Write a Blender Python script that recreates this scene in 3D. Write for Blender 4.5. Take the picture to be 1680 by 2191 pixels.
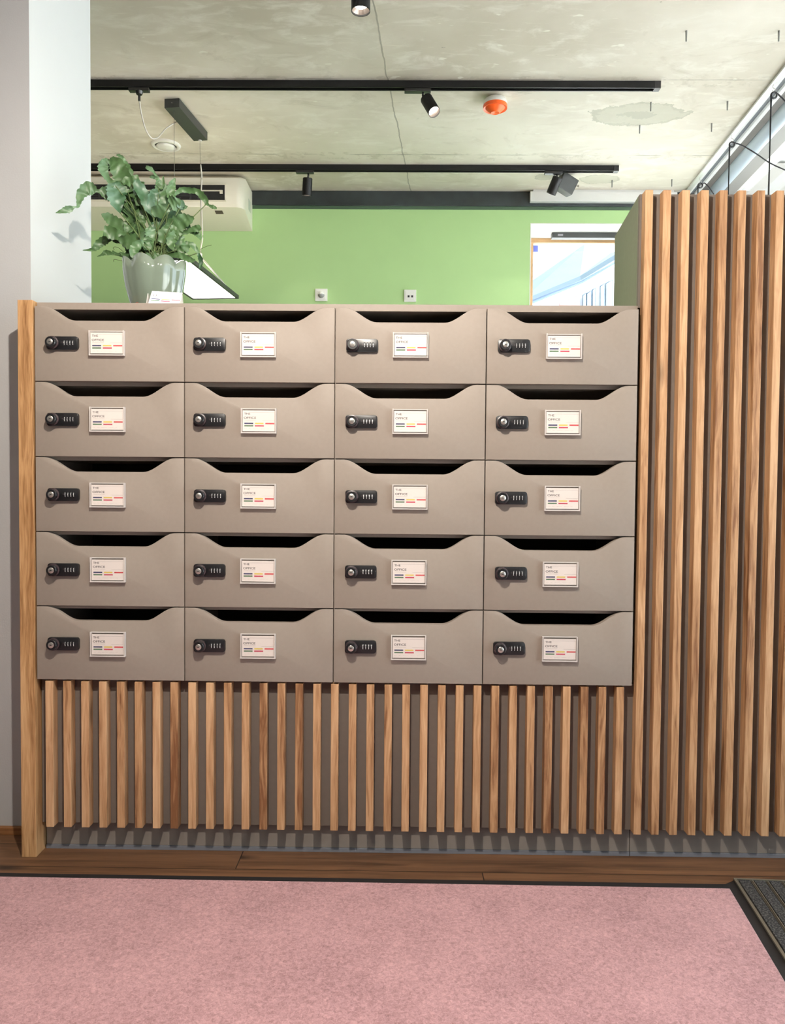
import bpy, bmesh, math, random
from mathutils import Vector, Matrix
random.seed(7)
C = bpy.context.scene
for o in list(bpy.data.objects): bpy.data.objects.remove(o, do_unlink=True)
COL = C.collection

# ------------------------------------------------------------------ camera
FPX, PW, PH = 1680.0, 1680.0, 2191.0
CAM = Vector((0.97866, -2.08790, 1.01473))
MR = Matrix.Rotation(0.0111524, 3, 'Z') @ Matrix.Rotation(math.pi/2 - 0.0332933, 3, 'X') @ Matrix.Rotation(0.0081969, 3, 'Z')
cd = bpy.data.cameras.new('camera'); cam = bpy.data.objects.new('camera', cd); COL.objects.link(cam)
cam.matrix_world = Matrix.Translation(CAM) @ MR.to_4x4()
cd.sensor_fit = 'HORIZONTAL'; cd.sensor_width = 36.0; cd.lens = 36.0*FPX/PW; cd.clip_start = 0.02; cd.clip_end = 300
C.camera = cam

def ray(px, py): return MR @ Vector(((px-PW/2)/FPX, -(py-PH/2)/FPX, -1.0))
def atY(px, py, y):
    r = ray(px, py); return CAM + r*((y-CAM.y)/r.y)
def atZ(px, py, z):
    r = ray(px, py); return CAM + r*((z-CAM.z)/r.z)
def atX(px, py, x):
    r = ray(px, py); return CAM + r*((x-CAM.x)/r.x)

CEIL = 3.0
BACKY = 3.28
SK = math.tan(math.radians(3.7))          # the window side of the room runs at a slight angle
def facade_x(y): return 2.77 + SK*(y-1.58)

# ------------------------------------------------------------------ exposure and world
C.view_settings.view_transform = 'Standard'; C.view_settings.look = 'None'
C.view_settings.gamma = 1.0; C.view_settings.use_curve_mapping = False
C.view_settings.exposure = 0.0
C.render.film_transparent = False
C.cycles.use_denoising = True
C.cycles.max_bounces = 8; C.cycles.diffuse_bounces = 5; C.cycles.glossy_bounces = 4
C.cycles.transparent_max_bounces = 16; C.cycles.transmission_bounces = 4
C.cycles.sample_clamp_indirect = 4.0
C.cycles.caustics_reflective = False; C.cycles.caustics_refractive = False

w = bpy.data.worlds.new('sky'); C.world = w; w.use_nodes = True
nt = w.node_tree; nt.nodes.clear()
out = nt.nodes.new('ShaderNodeOutputWorld'); bg = nt.nodes.new('ShaderNodeBackground')
bg.inputs[0].default_value = (0.86, 0.94, 1.0, 1); bg.inputs[1].default_value = 4.0
nt.links.new(bg.outputs[0], out.inputs[0])

def area(name, loc, rot, sx, sy, energy, color, portal=False):
    l = bpy.data.lights.new(name, 'AREA'); l.shape = 'RECTANGLE'; l.size = sx; l.size_y = sy
    l.energy = energy; l.color = color
    if portal: l.cycles.is_portal = True
    o = bpy.data.objects.new(name, l); COL.objects.link(o); o.location = loc; o.rotation_euler = rot
    return o
# sky light entering through the glazed side and the window in the green wall (portals only steer the sampling)
area('window_light_side', (3.28, 0.0, 1.5), (0, math.radians(90), -math.radians(3.7)), 3.0, 7.2, 1, (1, 1, 1), True)
area('window_light_back', (2.4, 3.70, 1.9), (math.radians(-90), 0, 0), 1.1, 1.9, 1, (1, 1, 1), True)
sl_ = bpy.data.lights.new('sun', 'SUN'); sl_.energy = 60.0; sl_.color = (1.0, 0.98, 0.94); sl_.angle = math.radians(0.6)
sun = bpy.data.objects.new('sun', sl_); COL.objects.link(sun); sun.location = (12, -3, 14)
sun.rotation_euler = (Vector((0, 0, 0))-Vector((0.62, 0.22, 1.0))).to_track_quat('-Z', 'Y').to_euler()

def spot(name, loc, target, energy, color, size_deg, blend=0.3, radius=0.02):
    l = bpy.data.lights.new(name, 'SPOT'); l.energy = energy; l.color = color
    l.spot_size = math.radians(size_deg); l.spot_blend = blend; l.shadow_soft_size = radius
    o = bpy.data.objects.new(name, l); COL.objects.link(o); o.location = loc
    d = Vector(target)-Vector(loc); o.rotation_euler = d.to_track_quat('-Z', 'Y').to_euler()
    return o
WARM = (1.0, 0.91, 0.80)
KEY = Vector((0.82, -1.38, 2.14))

# ------------------------------------------------------------------ helpers
def lin(c):
    return tuple(((v/255)/12.92 if v/255 <= 0.04045 else ((v/255+0.055)/1.055)**2.4) for v in c)+(1,)
def tag(o, label=None, cat=None, group=None, kind=None):
    if label: o['label'] = label
    if cat: o['category'] = cat
    if group: o['group'] = group
    if kind: o['kind'] = kind
    return o
def empty(name, loc=(0, 0, 0)):
    o = bpy.data.objects.new(name, None); COL.objects.link(o); o.location = loc; o.empty_display_size = 0.05
    return o
def obj(name, bm, mats, parent=None, loc=None, smooth=False):
    me = bpy.data.meshes.new(name); bmesh.ops.recalc_face_normals(bm, faces=bm.faces[:]); bm.to_mesh(me); bm.free()
    for m in (mats if isinstance(mats, (list, tuple)) else [mats]): me.materials.append(m)
    if smooth:
        me.shade_smooth()
        if smooth != 'all': me.set_sharp_from_angle(angle=math.radians(38))
    o = bpy.data.objects.new(name, me); COL.objects.link(o)
    if parent: o.parent = parent
    if loc is not None: o.location = loc
    return o
def box(bm, x0, x1, y0, y1, z0, z1, mi=0, bev=0.0):
    r = bmesh.ops.create_cube(bm, size=1.0)
    vs = r['verts']
    for v in vs:
        v.co = Vector(((x0+x1)/2+v.co.x*(x1-x0), (y0+y1)/2+v.co.y*(y1-y0), (z0+z1)/2+v.co.z*(z1-z0)))
    fs = set(f for v in vs for f in v.link_faces)
    for f in fs: f.material_index = mi
    if bev > 0:
        es = list(set(e for v in vs for e in v.link_edges))
        g = bmesh.ops.bevel(bm, geom=es, offset=bev, segments=2, affect='EDGES', profile=0.6)
        for f in g['faces']: f.material_index = mi
    return vs
def prism(bm, pts, axis, a, b, mi=0, bev=0.0, segs=2):
    """polygon pts (2D) extruded from a to b along axis ('x','y','z')"""
    def P(u, v, t):
        return {'x': (t, u, v), 'y': (u, t, v), 'z': (u, v, t)}[axis]
    va = [bm.verts.new(P(u, v, a)) for u, v in pts]; vb = [bm.verts.new(P(u, v, b)) for u, v in pts]
    fs = [bm.faces.new(va), bm.faces.new(vb[::-1])]
    n = len(pts)
    for i in range(n): fs.append(bm.faces.new((va[i], vb[i], vb[(i+1) % n], va[(i+1) % n])))
    for f in fs: f.material_index = mi
    if bev > 0:
        es = list(fs[0].edges)+list(fs[1].edges)
        g = bmesh.ops.bevel(bm, geom=es, offset=bev, segments=segs, affect='EDGES', profile=0.6)
        for f in g['faces']: f.material_index = mi
def quadprism(bm, p4, thick, mi=0):
    """four 3D points plus a thickness vector"""
    t = Vector(thick); a = [bm.verts.new(p) for p in p4]; b = [bm.verts.new(Vector(p)+t) for p in p4]
    fs = [bm.faces.new(a), bm.faces.new(b[::-1])]
    n = len(p4)
    for i in range(n): fs.append(bm.faces.new((a[i], b[i], b[(i+1) % n], a[(i+1) % n])))
    for f in fs: f.material_index = mi
def cyl(bm, p0, p1, r0, r1=None, seg=24, mi=0, caps=True):
    r1 = r0 if r1 is None else r1
    p0 = Vector(p0); p1 = Vector(p1); d = (p1-p0).normalized(); q = d.to_track_quat('Z', 'Y')
    A, B = [], []
    for i in range(seg):
        a = 2*math.pi*i/seg; v = q @ Vector((math.cos(a), math.sin(a), 0))
        A.append(bm.verts.new(p0+v*r0)); B.append(bm.verts.new(p1+v*r1))
    for i in range(seg):
        f = bm.faces.new((A[i], A[(i+1) % seg], B[(i+1) % seg], B[i])); f.material_index = mi
    if caps:
        f = bm.faces.new(A[::-1]); f.material_index = mi
        f = bm.faces.new(B); f.material_index = mi
def lathe(bm, prof, center, axis=(0, 0, 1), seg=32, mi=0, rfun=None):
    """prof: list of (r, t) along axis; rfun(angle,k)->(dr,dt)"""
    c = Vector(center); q = Vector(axis).normalized().to_track_quat('Z', 'Y'); rings = []
    for k, (r, t) in enumerate(prof):
        ring = []
        for i in range(seg):
            a = 2*math.pi*i/seg; rr, tt = r, t
            if rfun: dr, dt = rfun(a, k); rr, tt = r*dr, t+dt
            ring.append(bm.verts.new(c+q @ Vector((math.cos(a)*rr, math.sin(a)*rr, tt))))
        rings.append(ring)
    for k in range(len(rings)-1):
        for i in range(seg):
            f = bm.faces.new((rings[k][i], rings[k][(i+1) % seg], rings[k+1][(i+1) % seg], rings[k+1][i])); f.material_index = mi
    return rings
def tube(bm, pts, r, seg=8, mi=0):
    pts = [Vector(p) for p in pts]; rings = []
    up = Vector((0, 0, 1))
    for k, p in enumerate(pts):
        d = (pts[min(k+1, len(pts)-1)]-pts[max(k-1, 0)]).normalized()
        x = d.cross(up)
        if x.length < 1e-3: x = Vector((1, 0, 0))
        x.normalize(); y = d.cross(x)
        rr = r[k] if isinstance(r, (list, tuple)) else r
        rings.append([bm.verts.new(p+x*math.cos(2*math.pi*i/seg)*rr+y*math.sin(2*math.pi*i/seg)*rr) for i in range(seg)])
    for k in range(len(rings)-1):
        for i in range(seg):
            f = bm.faces.new((rings[k][i], rings[k][(i+1) % seg], rings[k+1][(i+1) % seg], rings[k+1][i])); f.material_index = mi; f.smooth = True
    bm.faces.new(rings[0][::-1]).material_index = mi; bm.faces.new(rings[-1]).material_index = mi
def spline(pts, n=6):
    """Catmull-Rom through vectors (any dimension as tuples)"""
    P = [tuple(p) for p in pts]; P = [P[0]]+P+[P[-1]]; out = []
    for i in range(1, len(P)-2):
        for k in range(n):
            t = k/n
            out.append(tuple(0.5*((2*b)+(-a+c)*t+(2*a-5*b+4*c-d)*t*t+(-a+3*b-3*c+d)*t**3) for a, b, c, d in zip(P[i-1], P[i], P[i+1], P[i+2])))
    out.append(P[-2]); return out

# ------------------------------------------------------------------ materials
def new_mat(name):
    m = bpy.data.materials.new(name); m.use_nodes = True
    n = m.node_tree.nodes; b = n['Principled BSDF']
    return m, m.node_tree, b
def plain(name, rgb, rough=0.5, metal=0.0, spec=0.5, noise=0.0, nscale=30.0, bump=0.0, bscale=200.0, coat=0.0):
    m, t, b = new_mat(name); c = lin(rgb)
    b.inputs['Base Color'].default_value = c; b.inputs['Roughness'].default_value = rough
    b.inputs['Metallic'].default_value = metal; b.inputs['Specular IOR Level'].default_value = spec
    b.inputs['Coat Weight'].default_value = coat
    g = None
    if noise > 0 or bump > 0:
        g = t.nodes.new('ShaderNodeNewGeometry')
    if noise > 0:
        nz = t.nodes.new('ShaderNodeTexNoise'); nz.inputs['Scale'].default_value = nscale; nz.inputs['Detail'].default_value = 4
        t.links.new(g.outputs['Position'], nz.inputs['Vector'])
        r = t.nodes.new('ShaderNodeValToRGB'); r.color_ramp.elements[0].position = 0.3; r.color_ramp.elements[1].position = 0.7
        r.color_ramp.elements[0].color = tuple(v*(1-noise) for v in c[:3])+(1,)
        r.color_ramp.elements[1].color = tuple(min(1, v*(1+noise)) for v in c[:3])+(1,)
        t.links.new(nz.outputs[0], r.inputs[0]); t.links.new(r.outputs[0], b.inputs['Base Color'])
    if bump > 0:
        n2 = t.nodes.new('ShaderNodeTexNoise'); n2.inputs['Scale'].default_value = bscale; n2.inputs['Detail'].default_value = 3
        t.links.new(g.outputs['Position'], n2.inputs['Vector'])
        bp = t.nodes.new('ShaderNodeBump'); bp.inputs['Strength'].default_value = bump; bp.inputs['Distance'].default_value = 0.002
        t.links.new(n2.outputs[0], bp.inputs['Height']); t.links.new(bp.outputs[0], b.inputs['Normal'])
    return m
def emit(name, rgb, s):
    m, t, b = new_mat(name); b.inputs['Base Color'].default_value = (0.8, 0.8, 0.8, 1)
    b.inputs['Emission Color'].default_value = lin(rgb); b.inputs['Emission Strength'].default_value = s
    return m
def clear(name, rgb=(255, 255, 255), gloss=0.0, tint=0.96, diff=0.0):
    """clear sheet: mostly see-through with a glossy reflection"""
    m = bpy.data.materials.new(name); m.use_nodes = True; t = m.node_tree; t.nodes.clear()
    o = t.nodes.new('ShaderNodeOutputMaterial'); tr = t.nodes.new('ShaderNodeBsdfTransparent')
    gl = t.nodes.new('ShaderNodeBsdfGlossy'); gl.inputs['Roughness'].default_value = 0.04
    c = lin(rgb); tr.inputs[0].default_value = (c[0]*tint, c[1]*tint, c[2]*tint, 1)
    fr = t.nodes.new('ShaderNodeLayerWeight'); fr.inputs['Blend'].default_value = 0.5
    pw = t.nodes.new('ShaderNodeMath'); pw.operation = 'POWER'; pw.inputs[1].default_value = 4.0; t.links.new(fr.outputs['Facing'], pw.inputs[0])
    ml = t.nodes.new('ShaderNodeMath'); ml.operation = 'MULTIPLY_ADD'; ml.inputs[1].default_value = 0.5; ml.inputs[2].default_value = 0.02+gloss*0.2
    t.links.new(pw.outputs[0], ml.inputs[0])
    mx = t.nodes.new('ShaderNodeMixShader'); t.links.new(ml.outputs[0], mx.inputs[0])
    t.links.new(tr.outputs[0], mx.inputs[1]); t.links.new(gl.outputs[0], mx.inputs[2])
    last = mx
    if diff > 0:
        d = t.nodes.new('ShaderNodeBsdfDiffuse'); d.inputs[0].default_value = c
        m2 = t.nodes.new('ShaderNodeMixShader'); m2.inputs[0].default_value = diff
        t.links.new(mx.outputs[0], m2.inputs[1]); t.links.new(d.outputs[0], m2.inputs[2]); last = m2
    t.links.new(last.outputs[0], o.inputs[0]); return m

def wood(name, light, mid, dark, scale=1.0, axis='z', rough=0.5, per_obj=True, knots=0.6, contrast=1.0):
    m, t, b = new_mat(name); N = t.nodes; L = t.links
    g = N.new('ShaderNodeNewGeometry'); oi = N.new('ShaderNodeObjectInfo')
    mp = N.new('ShaderNodeMapping')
    s = {'z': (38, 38, 2.2), 'x': (2.0, 30, 30)}[axis]
    mp.inputs['Scale'].default_value = tuple(v*scale for v in s)
    add = N.new('ShaderNodeVectorMath'); add.operation = 'ADD'
    sc = N.new('ShaderNodeVectorMath'); sc.operation = 'SCALE'; sc.inputs['Scale'].default_value = 13.0
    L.new(oi.outputs['Random'], sc.inputs[0]); L.new(g.outputs['Position'], add.inputs[0])
    if per_obj: L.new(sc.outputs[0], add.inputs[1])
    # gentle warp so the grain wanders
    wn = N.new('ShaderNodeTexNoise'); wn.inputs['Scale'].default_value = 5.0; wn.inputs['Detail'].default_value = 1
    L.new(add.outputs[0], wn.inputs['Vector'])
    wsub = N.new('ShaderNodeVectorMath'); wsub.operation = 'MULTIPLY_ADD'
    wsub.inputs[1].default_value = (0.022, 0.022, 0.022); L.new(wn.outputs['Color'], wsub.inputs[0]); L.new(add.outputs[0], wsub.inputs[2])
    L.new(wsub.outputs[0], mp.inputs['Vector'])
    nz = N.new('ShaderNodeTexNoise'); nz.inputs['Scale'].default_value = 1.0; nz.inputs['Detail'].default_value = 5; nz.inputs['Roughness'].default_value = 0.6; nz.inputs['Distortion'].default_value = 0.8
    L.new(mp.outputs[0], nz.inputs['Vector'])
    fine = N.new('ShaderNodeTexNoise'); fine.inputs['Scale'].default_value = 5.0; fine.inputs['Detail'].default_value = 3
    L.new(mp.outputs[0], fine.inputs['Vector'])
    big = N.new('ShaderNodeTexNoise'); big.inputs['Scale'].default_value = 1.6; big.inputs['Detail'].default_value = 2
    L.new(add.outputs[0], big.inputs['Vector'])
    a1 = N.new('ShaderNodeMath'); a1.operation = 'MULTIPLY'; a1.inputs[1].default_value = 0.62*contrast; L.new(nz.outputs[0], a1.inputs[0])
    a2 = N.new('ShaderNodeMath'); a2.operation = 'MULTIPLY_ADD'; a2.inputs[1].default_value = 0.30*contrast; L.new(fine.outputs[0], a2.inputs[0]); L.new(a1.outputs[0], a2.inputs[2])
    a3 = N.new('ShaderNodeMath'); a3.operation = 'MULTIPLY_ADD'; a3.inputs[1].default_value = 0.3; L.new(big.outputs[0], a3.inputs[0]); L.new(a2.outputs[0], a3.inputs[2])
    r0 = N.new('ShaderNodeMath'); r0.operation = 'MULTIPLY_ADD'; r0.inputs[1].default_value = 0.16 if per_obj else 0.0; r0.inputs[2].default_value = (-0.08 if per_obj else 0.0)+.55-.5*(.92*contrast+.3)
    L.new(oi.outputs['Random'], r0.inputs[0])
    a4 = N.new('ShaderNodeMath'); a4.operation = 'ADD'; L.new(a3.outputs[0], a4.inputs[0]); L.new(r0.outputs[0], a4.inputs[1])
    cr = N.new('ShaderNodeValToRGB'); e = cr.color_ramp.elements
    e[0].position = 0.36; e[0].color = lin(dark); e[1].position = 0.74; e[1].color = lin(light)
    k = cr.color_ramp.elements.new(0.54); k.color = lin(mid)
    L.new(a4.outputs[0], cr.inputs[0])
    # knots: rare stretched cells
    mk = N.new('ShaderNodeMapping'); mk.inputs['Scale'].default_value = {'z': (16, 16, 5.0), 'x': (4.0, 10, 10)}[axis]
    L.new(add.outputs[0], mk.inputs['Vector'])
    vo = N.new('ShaderNodeTexVoronoi'); vo.inputs['Scale'].default_value = 1.0; L.new(mk.outputs[0], vo.inputs['Vector'])
    kd = N.new('ShaderNodeMapRange'); kd.inputs['From Min'].default_value = 0.05; kd.inputs['From Max'].default_value = 0.26; kd.inputs['To Min'].default_value = 1.0; kd.inputs['To Max'].default_value = 0.0
    L.new(vo.outputs['Distance'], kd.inputs['Value'])
    sepc = N.new('ShaderNodeSeparateColor'); L.new(vo.outputs['Color'], sepc.inputs[0])
    gt = N.new('ShaderNodeMath'); gt.operation = 'GREATER_THAN'; gt.inputs[1].default_value = 0.80; L.new(sepc.outputs[0], gt.inputs[0])
    km = N.new('ShaderNodeMath'); km.operation = 'MULTIPLY'; L.new(kd.outputs[0], km.inputs[0]); L.new(gt.outputs[0], km.inputs[1])
    kn = N.new('ShaderNodeMath'); kn.operation = 'MULTIPLY'; kn.inputs[1].default_value = knots; L.new(km.outputs[0], kn.inputs[0])
    mx = N.new('ShaderNodeMix'); mx.data_type = 'RGBA'; L.new(kn.outputs[0], mx.inputs[0]); L.new(cr.outputs[0], mx.inputs[6])
    mx.inputs[7].default_value = lin(tuple(int(v*0.45) for v in dark))
    L.new(mx.outputs[2], b.inputs['Base Color']); b.inputs['Roughness'].default_value = rough
    b.inputs['Specular IOR Level'].default_value = 0.35
    bp = N.new('ShaderNodeBump'); bp.inputs['Strength'].default_value = 0.15; bp.inputs['Distance'].default_value = 0.001
    L.new(nz.outputs[0], bp.inputs['Height']); L.new(bp.outputs[0], b.inputs['Normal'])
    return m

M = {}
M['taupe'] = plain('taupe_laminate', (139, 128, 118), 0.55, noise=0.025, nscale=90, bump=0.04, bscale=900, spec=0.3)
M['taupe_panel'] = plain('taupe_panel', (112, 104, 97), 0.6, noise=0.03, nscale=60, spec=0.3)
M['inside_shade'] = plain('cabinet_inside_shade', (52, 48, 44), 0.9)  # back board made darker than the body, slot shade put into its colour
M['plinth'] = plain('plinth_laminate', (128, 120, 112), 0.45, noise=0.02, nscale=60)
M['taupe_bounce'] = plain('taupe_green_bounce', (124, 128, 108), 0.6, noise=0.04, nscale=80)  # taupe board with green bounce from the back wall put into the colour
M['slat'] = wood('oak_slat', (198, 160, 122), (170, 130, 93), (116, 78, 49), contrast=1.3)
M['post'] = wood('oak_post', (196, 158, 114), (170, 130, 88), (124, 86, 50), contrast=1.3, per_obj=True, scale=1.3)
M['black'] = plain('black_plastic', (22, 22, 24), 0.35, spec=0.5)
M['blackmetal'] = plain('black_powder_coat', (10, 10, 11), 0.5, spec=0.25, noise=0.1, nscale=40)
M['darkbox'] = plain('dark_grey_steel', (44, 46, 44), 0.45)
M['silver'] = plain('brushed_steel', (205, 200, 192), 0.3, metal=0.9)
M['white'] = plain('white_plastic', (236, 236, 230), 0.4)
M['card'] = plain('card_paper', (250, 246, 246), 0.6)
M['ink'] = plain('grey_ink', (62, 60, 68), 0.7)
M['inklight'] = plain('pale_ink', (150, 146, 152), 0.7)
M['navy'] = plain('navy_ink', (38, 42, 104), 0.6)
M['yellow'] = plain('yellow_ink', (236, 212, 96), 0.6)
M['red'] = plain('red_ink', (214, 62, 72), 0.6)
M['green_ink'] = plain('green_ink', (74, 122, 84), 0.6)
M['crimson'] = plain('crimson_ink', (202, 40, 84), 0.6)
M['acrylic'] = clear('clear_acrylic', (250, 248, 246), 0.0, 0.97, 0.03)
M['acrylic_edge'] = clear('acrylic_edge', (250, 244, 240), 0.0, 0.8, 0.5)
M['glass'] = clear('window_glass', (245, 250, 255), 0.1, 0.97)
M['orange'] = plain('orange_plastic', (235, 96, 40), 0.35)
M['wallgrey'] = plain('grey_white_plaster', (166, 166, 166), 0.85, noise=0.02, nscale=4, bump=0.15, bscale=220)
M['column'] = plain('white_paint', (192, 195, 194), 0.8, noise=0.015, nscale=3, bump=0.05, bscale=150)
M['green'] = plain('green_paint', (170, 204, 142), 0.7, noise=0.015, nscale=6, bump=0.05, bscale=300)
M['whitewall'] = plain('white_reveal', (240, 240, 236), 0.8)
M['facade'] = plain('facade_grey', (138, 136, 132), 0.6)
M['duct'] = plain('pale_blue_grey_paint', (168, 180, 190), 0.45)
M['rail'] = plain('white_aluminium', (238, 238, 238), 0.3, metal=0.2)
M['groove'] = plain('rail_groove', (92, 96, 102), 0.5)
M['lightstrip'] = plain('pale_grey_board', (186, 184, 178), 0.6)
M['ac'] = plain('cream_plastic', (228, 224, 206), 0.4)
M['acdark'] = plain('dark_grille', (24, 24, 26), 0.5)
M['pot'] = plain('sage_glaze', (112, 124, 110), 0.08, spec=0.7, coat=0.6)
M['terracotta'] = plain('terracotta', (150, 84, 66), 0.8)
M['soil'] = plain('soil', (48, 36, 28), 0.95, noise=0.4, nscale=120)
M['stem'] = plain('fern_stem', (74, 92, 46), 0.6, noise=0.2, nscale=40)
M['windowwood'] = plain('orange_pine', (176, 140, 98), 0.5, noise=0.05, nscale=40)
M['rubber'] = plain('black_rubber', (18, 16, 17), 0.7)
M['lens'] = emit('lamp_lens', (255, 246, 232), 14.0)
M['panelglow'] = emit('panel_diffuser', (255, 250, 242), 5.0)
M['ring'] = plain('lamp_reflector', (170, 158, 150), 0.25, metal=0.6)
M['anchor'] = plain('grey_anchor', (120, 120, 118), 0.6)
M['cablewhite'] = plain('white_cable', (226, 222, 214), 0.5)
M['cableblack'] = plain('black_cable', (26, 26, 30), 0.5)
M['wire'] = plain('steel_wire', (150, 148, 140), 0.4, metal=0.5)

def leaf_mat():
    m, t, b = new_mat('blue_green_leaf'); N = t.nodes; L = t.links
    g = N.new('ShaderNodeNewGeometry'); nz = N.new('ShaderNodeTexNoise'); nz.inputs['Scale'].default_value = 14; nz.inputs['Detail'].default_value = 3
    L.new(g.outputs['Position'], nz.inputs['Vector'])
    cr = N.new('ShaderNodeValToRGB'); e = cr.color_ramp.elements
    e[0].position = 0.32; e[0].color = lin((26, 52, 30)); e[1].position = 0.68; e[1].color = lin((96, 124, 106))
    k = cr.color_ramp.elements.new(0.5); k.color = lin((48, 80, 50))
    L.new(nz.outputs[0], cr.inputs[0])
    mx = N.new('ShaderNodeMix'); mx.data_type = 'RGBA'; mx.inputs[7].default_value = lin((84, 112, 66))
    mm = N.new('ShaderNodeMath'); mm.operation = 'MULTIPLY'; mm.inputs[1].default_value = 0.5; L.new(g.outputs['Backfacing'], mm.inputs[0]); L.new(mm.outputs[0], mx.inputs[0])
    L.new(cr.outputs[0], mx.inputs[6]); L.new(mx.outputs[2], b.inputs['Base Color'])
    b.inputs['Roughness'].default_value = 0.42; b.inputs['Specular IOR Level'].default_value = 0.4
    b.inputs['Subsurface Weight'].default_value = 0.0
    n2 = N.new('ShaderNodeTexNoise'); n2.inputs['Scale'].default_value = 60; L.new(g.outputs['Position'], n2.inputs['Vector'])
    bp = N.new('ShaderNodeBump'); bp.inputs['Strength'].default_value = 0.2; bp.inputs['Distance'].default_value = 0.003
    L.new(n2.outputs[0], bp.inputs['Height']); L.new(bp.outputs[0], b.inputs['Normal'])
    return m
M['leaf'] = leaf_mat()

def concrete():
    m, t, b = new_mat('bare_concrete'); N = t.nodes; L = t.links
    g = N.new('ShaderNodeNewGeometry'); P = g.outputs['Position']
    def noise(scale, detail=4, rough=0.55, mp=None, dist=0.0):
        n = N.new('ShaderNodeTexNoise'); n.inputs['Scale'].default_value = scale; n.inputs['Detail'].default_value = detail; n.inputs['Roughness'].default_value = rough
        n.inputs['Distortion'].default_value = dist
        if mp:
            q = N.new('ShaderNodeMapping'); q.inputs['Scale'].default_value = mp; L.new(P, q.inputs['Vector']); L.new(q.outputs[0], n.inputs['Vector'])
        else: L.new(P, n.inputs['Vector'])
        return n.outputs[0]
    def ramp(s, p0, c0, p1, c1):
        r = N.new('ShaderNodeValToRGB'); e = r.color_ramp.elements
        e[0].position = p0; e[0].color = c0 if len(c0) == 4 else lin(c0); e[1].position = p1; e[1].color = c1 if len(c1) == 4 else lin(c1)
        L.new(s, r.inputs[0]); return r.outputs[0]
    def mix(f, a, bb, mode='MIX'):
        x = N.new('ShaderNodeMix'); x.data_type = 'RGBA'; x.blend_type = mode
        if isinstance(f, float): x.inputs[0].default_value = f
        else: L.new(f, x.inputs[0])
        for i, v in ((6, a), (7, bb)):
            if isinstance(v, tuple): x.inputs[i].default_value = v
            else: L.new(v, x.inputs[i])
        return x.outputs[2]
    def math_(op, a, bb=None, c=None):
        x = N.new('ShaderNodeMath'); x.operation = op
        for i, v in enumerate((a, bb, c)):
            if v is None: continue
            if isinstance(v, (int, float)): x.inputs[i].default_value = v
            else: L.new(v, x.inputs[i])
        return x.outputs[0]
    base = ramp(noise(0.9, 5), 0.34, (198, 190, 174), 0.66, (236, 230, 218))
    W1, B1 = (1, 1, 1, 1), (0, 0, 0, 1)
    blot = ramp(noise(4.5, 6, 0.65, (1, 2.2, 1), 0.6), 0.50, B1, 0.66, W1)
    c = mix(math_('MULTIPLY', blot, 0.6), base, lin((240, 236, 226)))
    dk = ramp(noise(2.4, 6, 0.7, (1, 1.8, 1), 1.2), 0.56, B1, 0.74, W1)
    c = mix(math_('MULTIPLY', dk, 0.55), c, lin((178, 168, 150)))
    streak = ramp(noise(11, 5, 0.75, (0.35, 3.0, 1), 0.5), 0.60, B1, 0.70, W1)
    c = mix(math_('MULTIPLY', streak, 0.6), c, lin((236, 230, 216)))
    flecks = ramp(noise(9, 2, 0.5, (1.0, 2.0, 1)), 0.70, B1, 0.73, W1)
    c = mix(math_('MULTIPLY', flecks, 0.7), c, lin((240, 238, 226)))
    pits = ramp(noise(16, 3, 0.6, (1, 1, 1)), 0.735, B1, 0.76, W1)
    c = mix(math_('MULTIPLY', pits, 0.6), c, lin((120, 112, 100)))
    sp = N.new('ShaderNodeSeparateXYZ'); L.new(P, sp.inputs[0]); X, Y = sp.outputs[0], sp.outputs[1]
    wob = math_('MULTIPLY', math_('SUBTRACT', noise(5, 4), 0.5), 0.028)
    wob2 = math_('MULTIPLY', math_('SUBTRACT', noise(9, 4, 0.7), 0.5), 0.9)
    # long crack running towards the green wall
    a, bpt = atZ(800, 15, CEIL), atZ(880, 415, CEIL)
    k = (bpt.x-a.x)/(bpt.y-a.y)
    d = math_('ABSOLUTE', math_('ADD', math_('SUBTRACT', X, math_('MULTIPLY_ADD', Y, k, a.x-k*a.y)), wob))
    line = math_('MULTIPLY', math_('LESS_THAN', d, 0.0035), 0.6)
    c = mix(line, c, lin((110, 106, 94)))
    # formwork joints along the room
    for py in (171, 333):
        y0 = atZ(1500, py, CEIL).y
        d = math_('ABSOLUTE', math_('ADD', math_('SUBTRACT', Y, y0), math_('MULTIPLY', wob, 0.4)))
        c = mix(math_('MULTIPLY', math_('LESS_THAN', d, 0.005), math_('MULTIPLY', ramp(noise(3, 4), 0.45, B1, 0.55, W1), 0.6)), c, lin((130, 125, 112)))
        d2 = math_('LESS_THAN', math_('ABSOLUTE', math_('SUBTRACT', Y, y0+0.02)), 0.05)
        c = mix(math_('MULTIPLY', d2, math_('MULTIPLY', ramp(noise(13, 5, 0.7), 0.52, B1, 0.6, W1), 0.35)), c, lin((165, 158, 140)))
    # repair patches
    for (px, py, rx, ry, inner) in ((1365, 246, 0.29, 0.15, True), (1283, 384, 0.15, 0.09, False), (1168, 379, 0.08, 0.06, False)):
        p = atZ(px, py, CEIL)
        ex = math_('DIVIDE', math_('SUBTRACT', X, p.x), rx); ey = math_('DIVIDE', math_('SUBTRACT', Y, p.y), ry)
        r = math_('ADD', math_('SQRT', math_('ADD', math_('MULTIPLY', ex, ex), math_('MULTIPLY', ey, ey))), wob2)
        msk = math_('LESS_THAN', r, 0.85)
        edge = math_('MULTIPLY', msk, math_('GREATER_THAN', r, 0.75))
        c = mix(math_('MULTIPLY', msk, 0.75), c, lin((186, 184, 168)))
        c = mix(math_('MULTIPLY', edge, 0.3), c, lin((150, 147, 132)))
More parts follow.
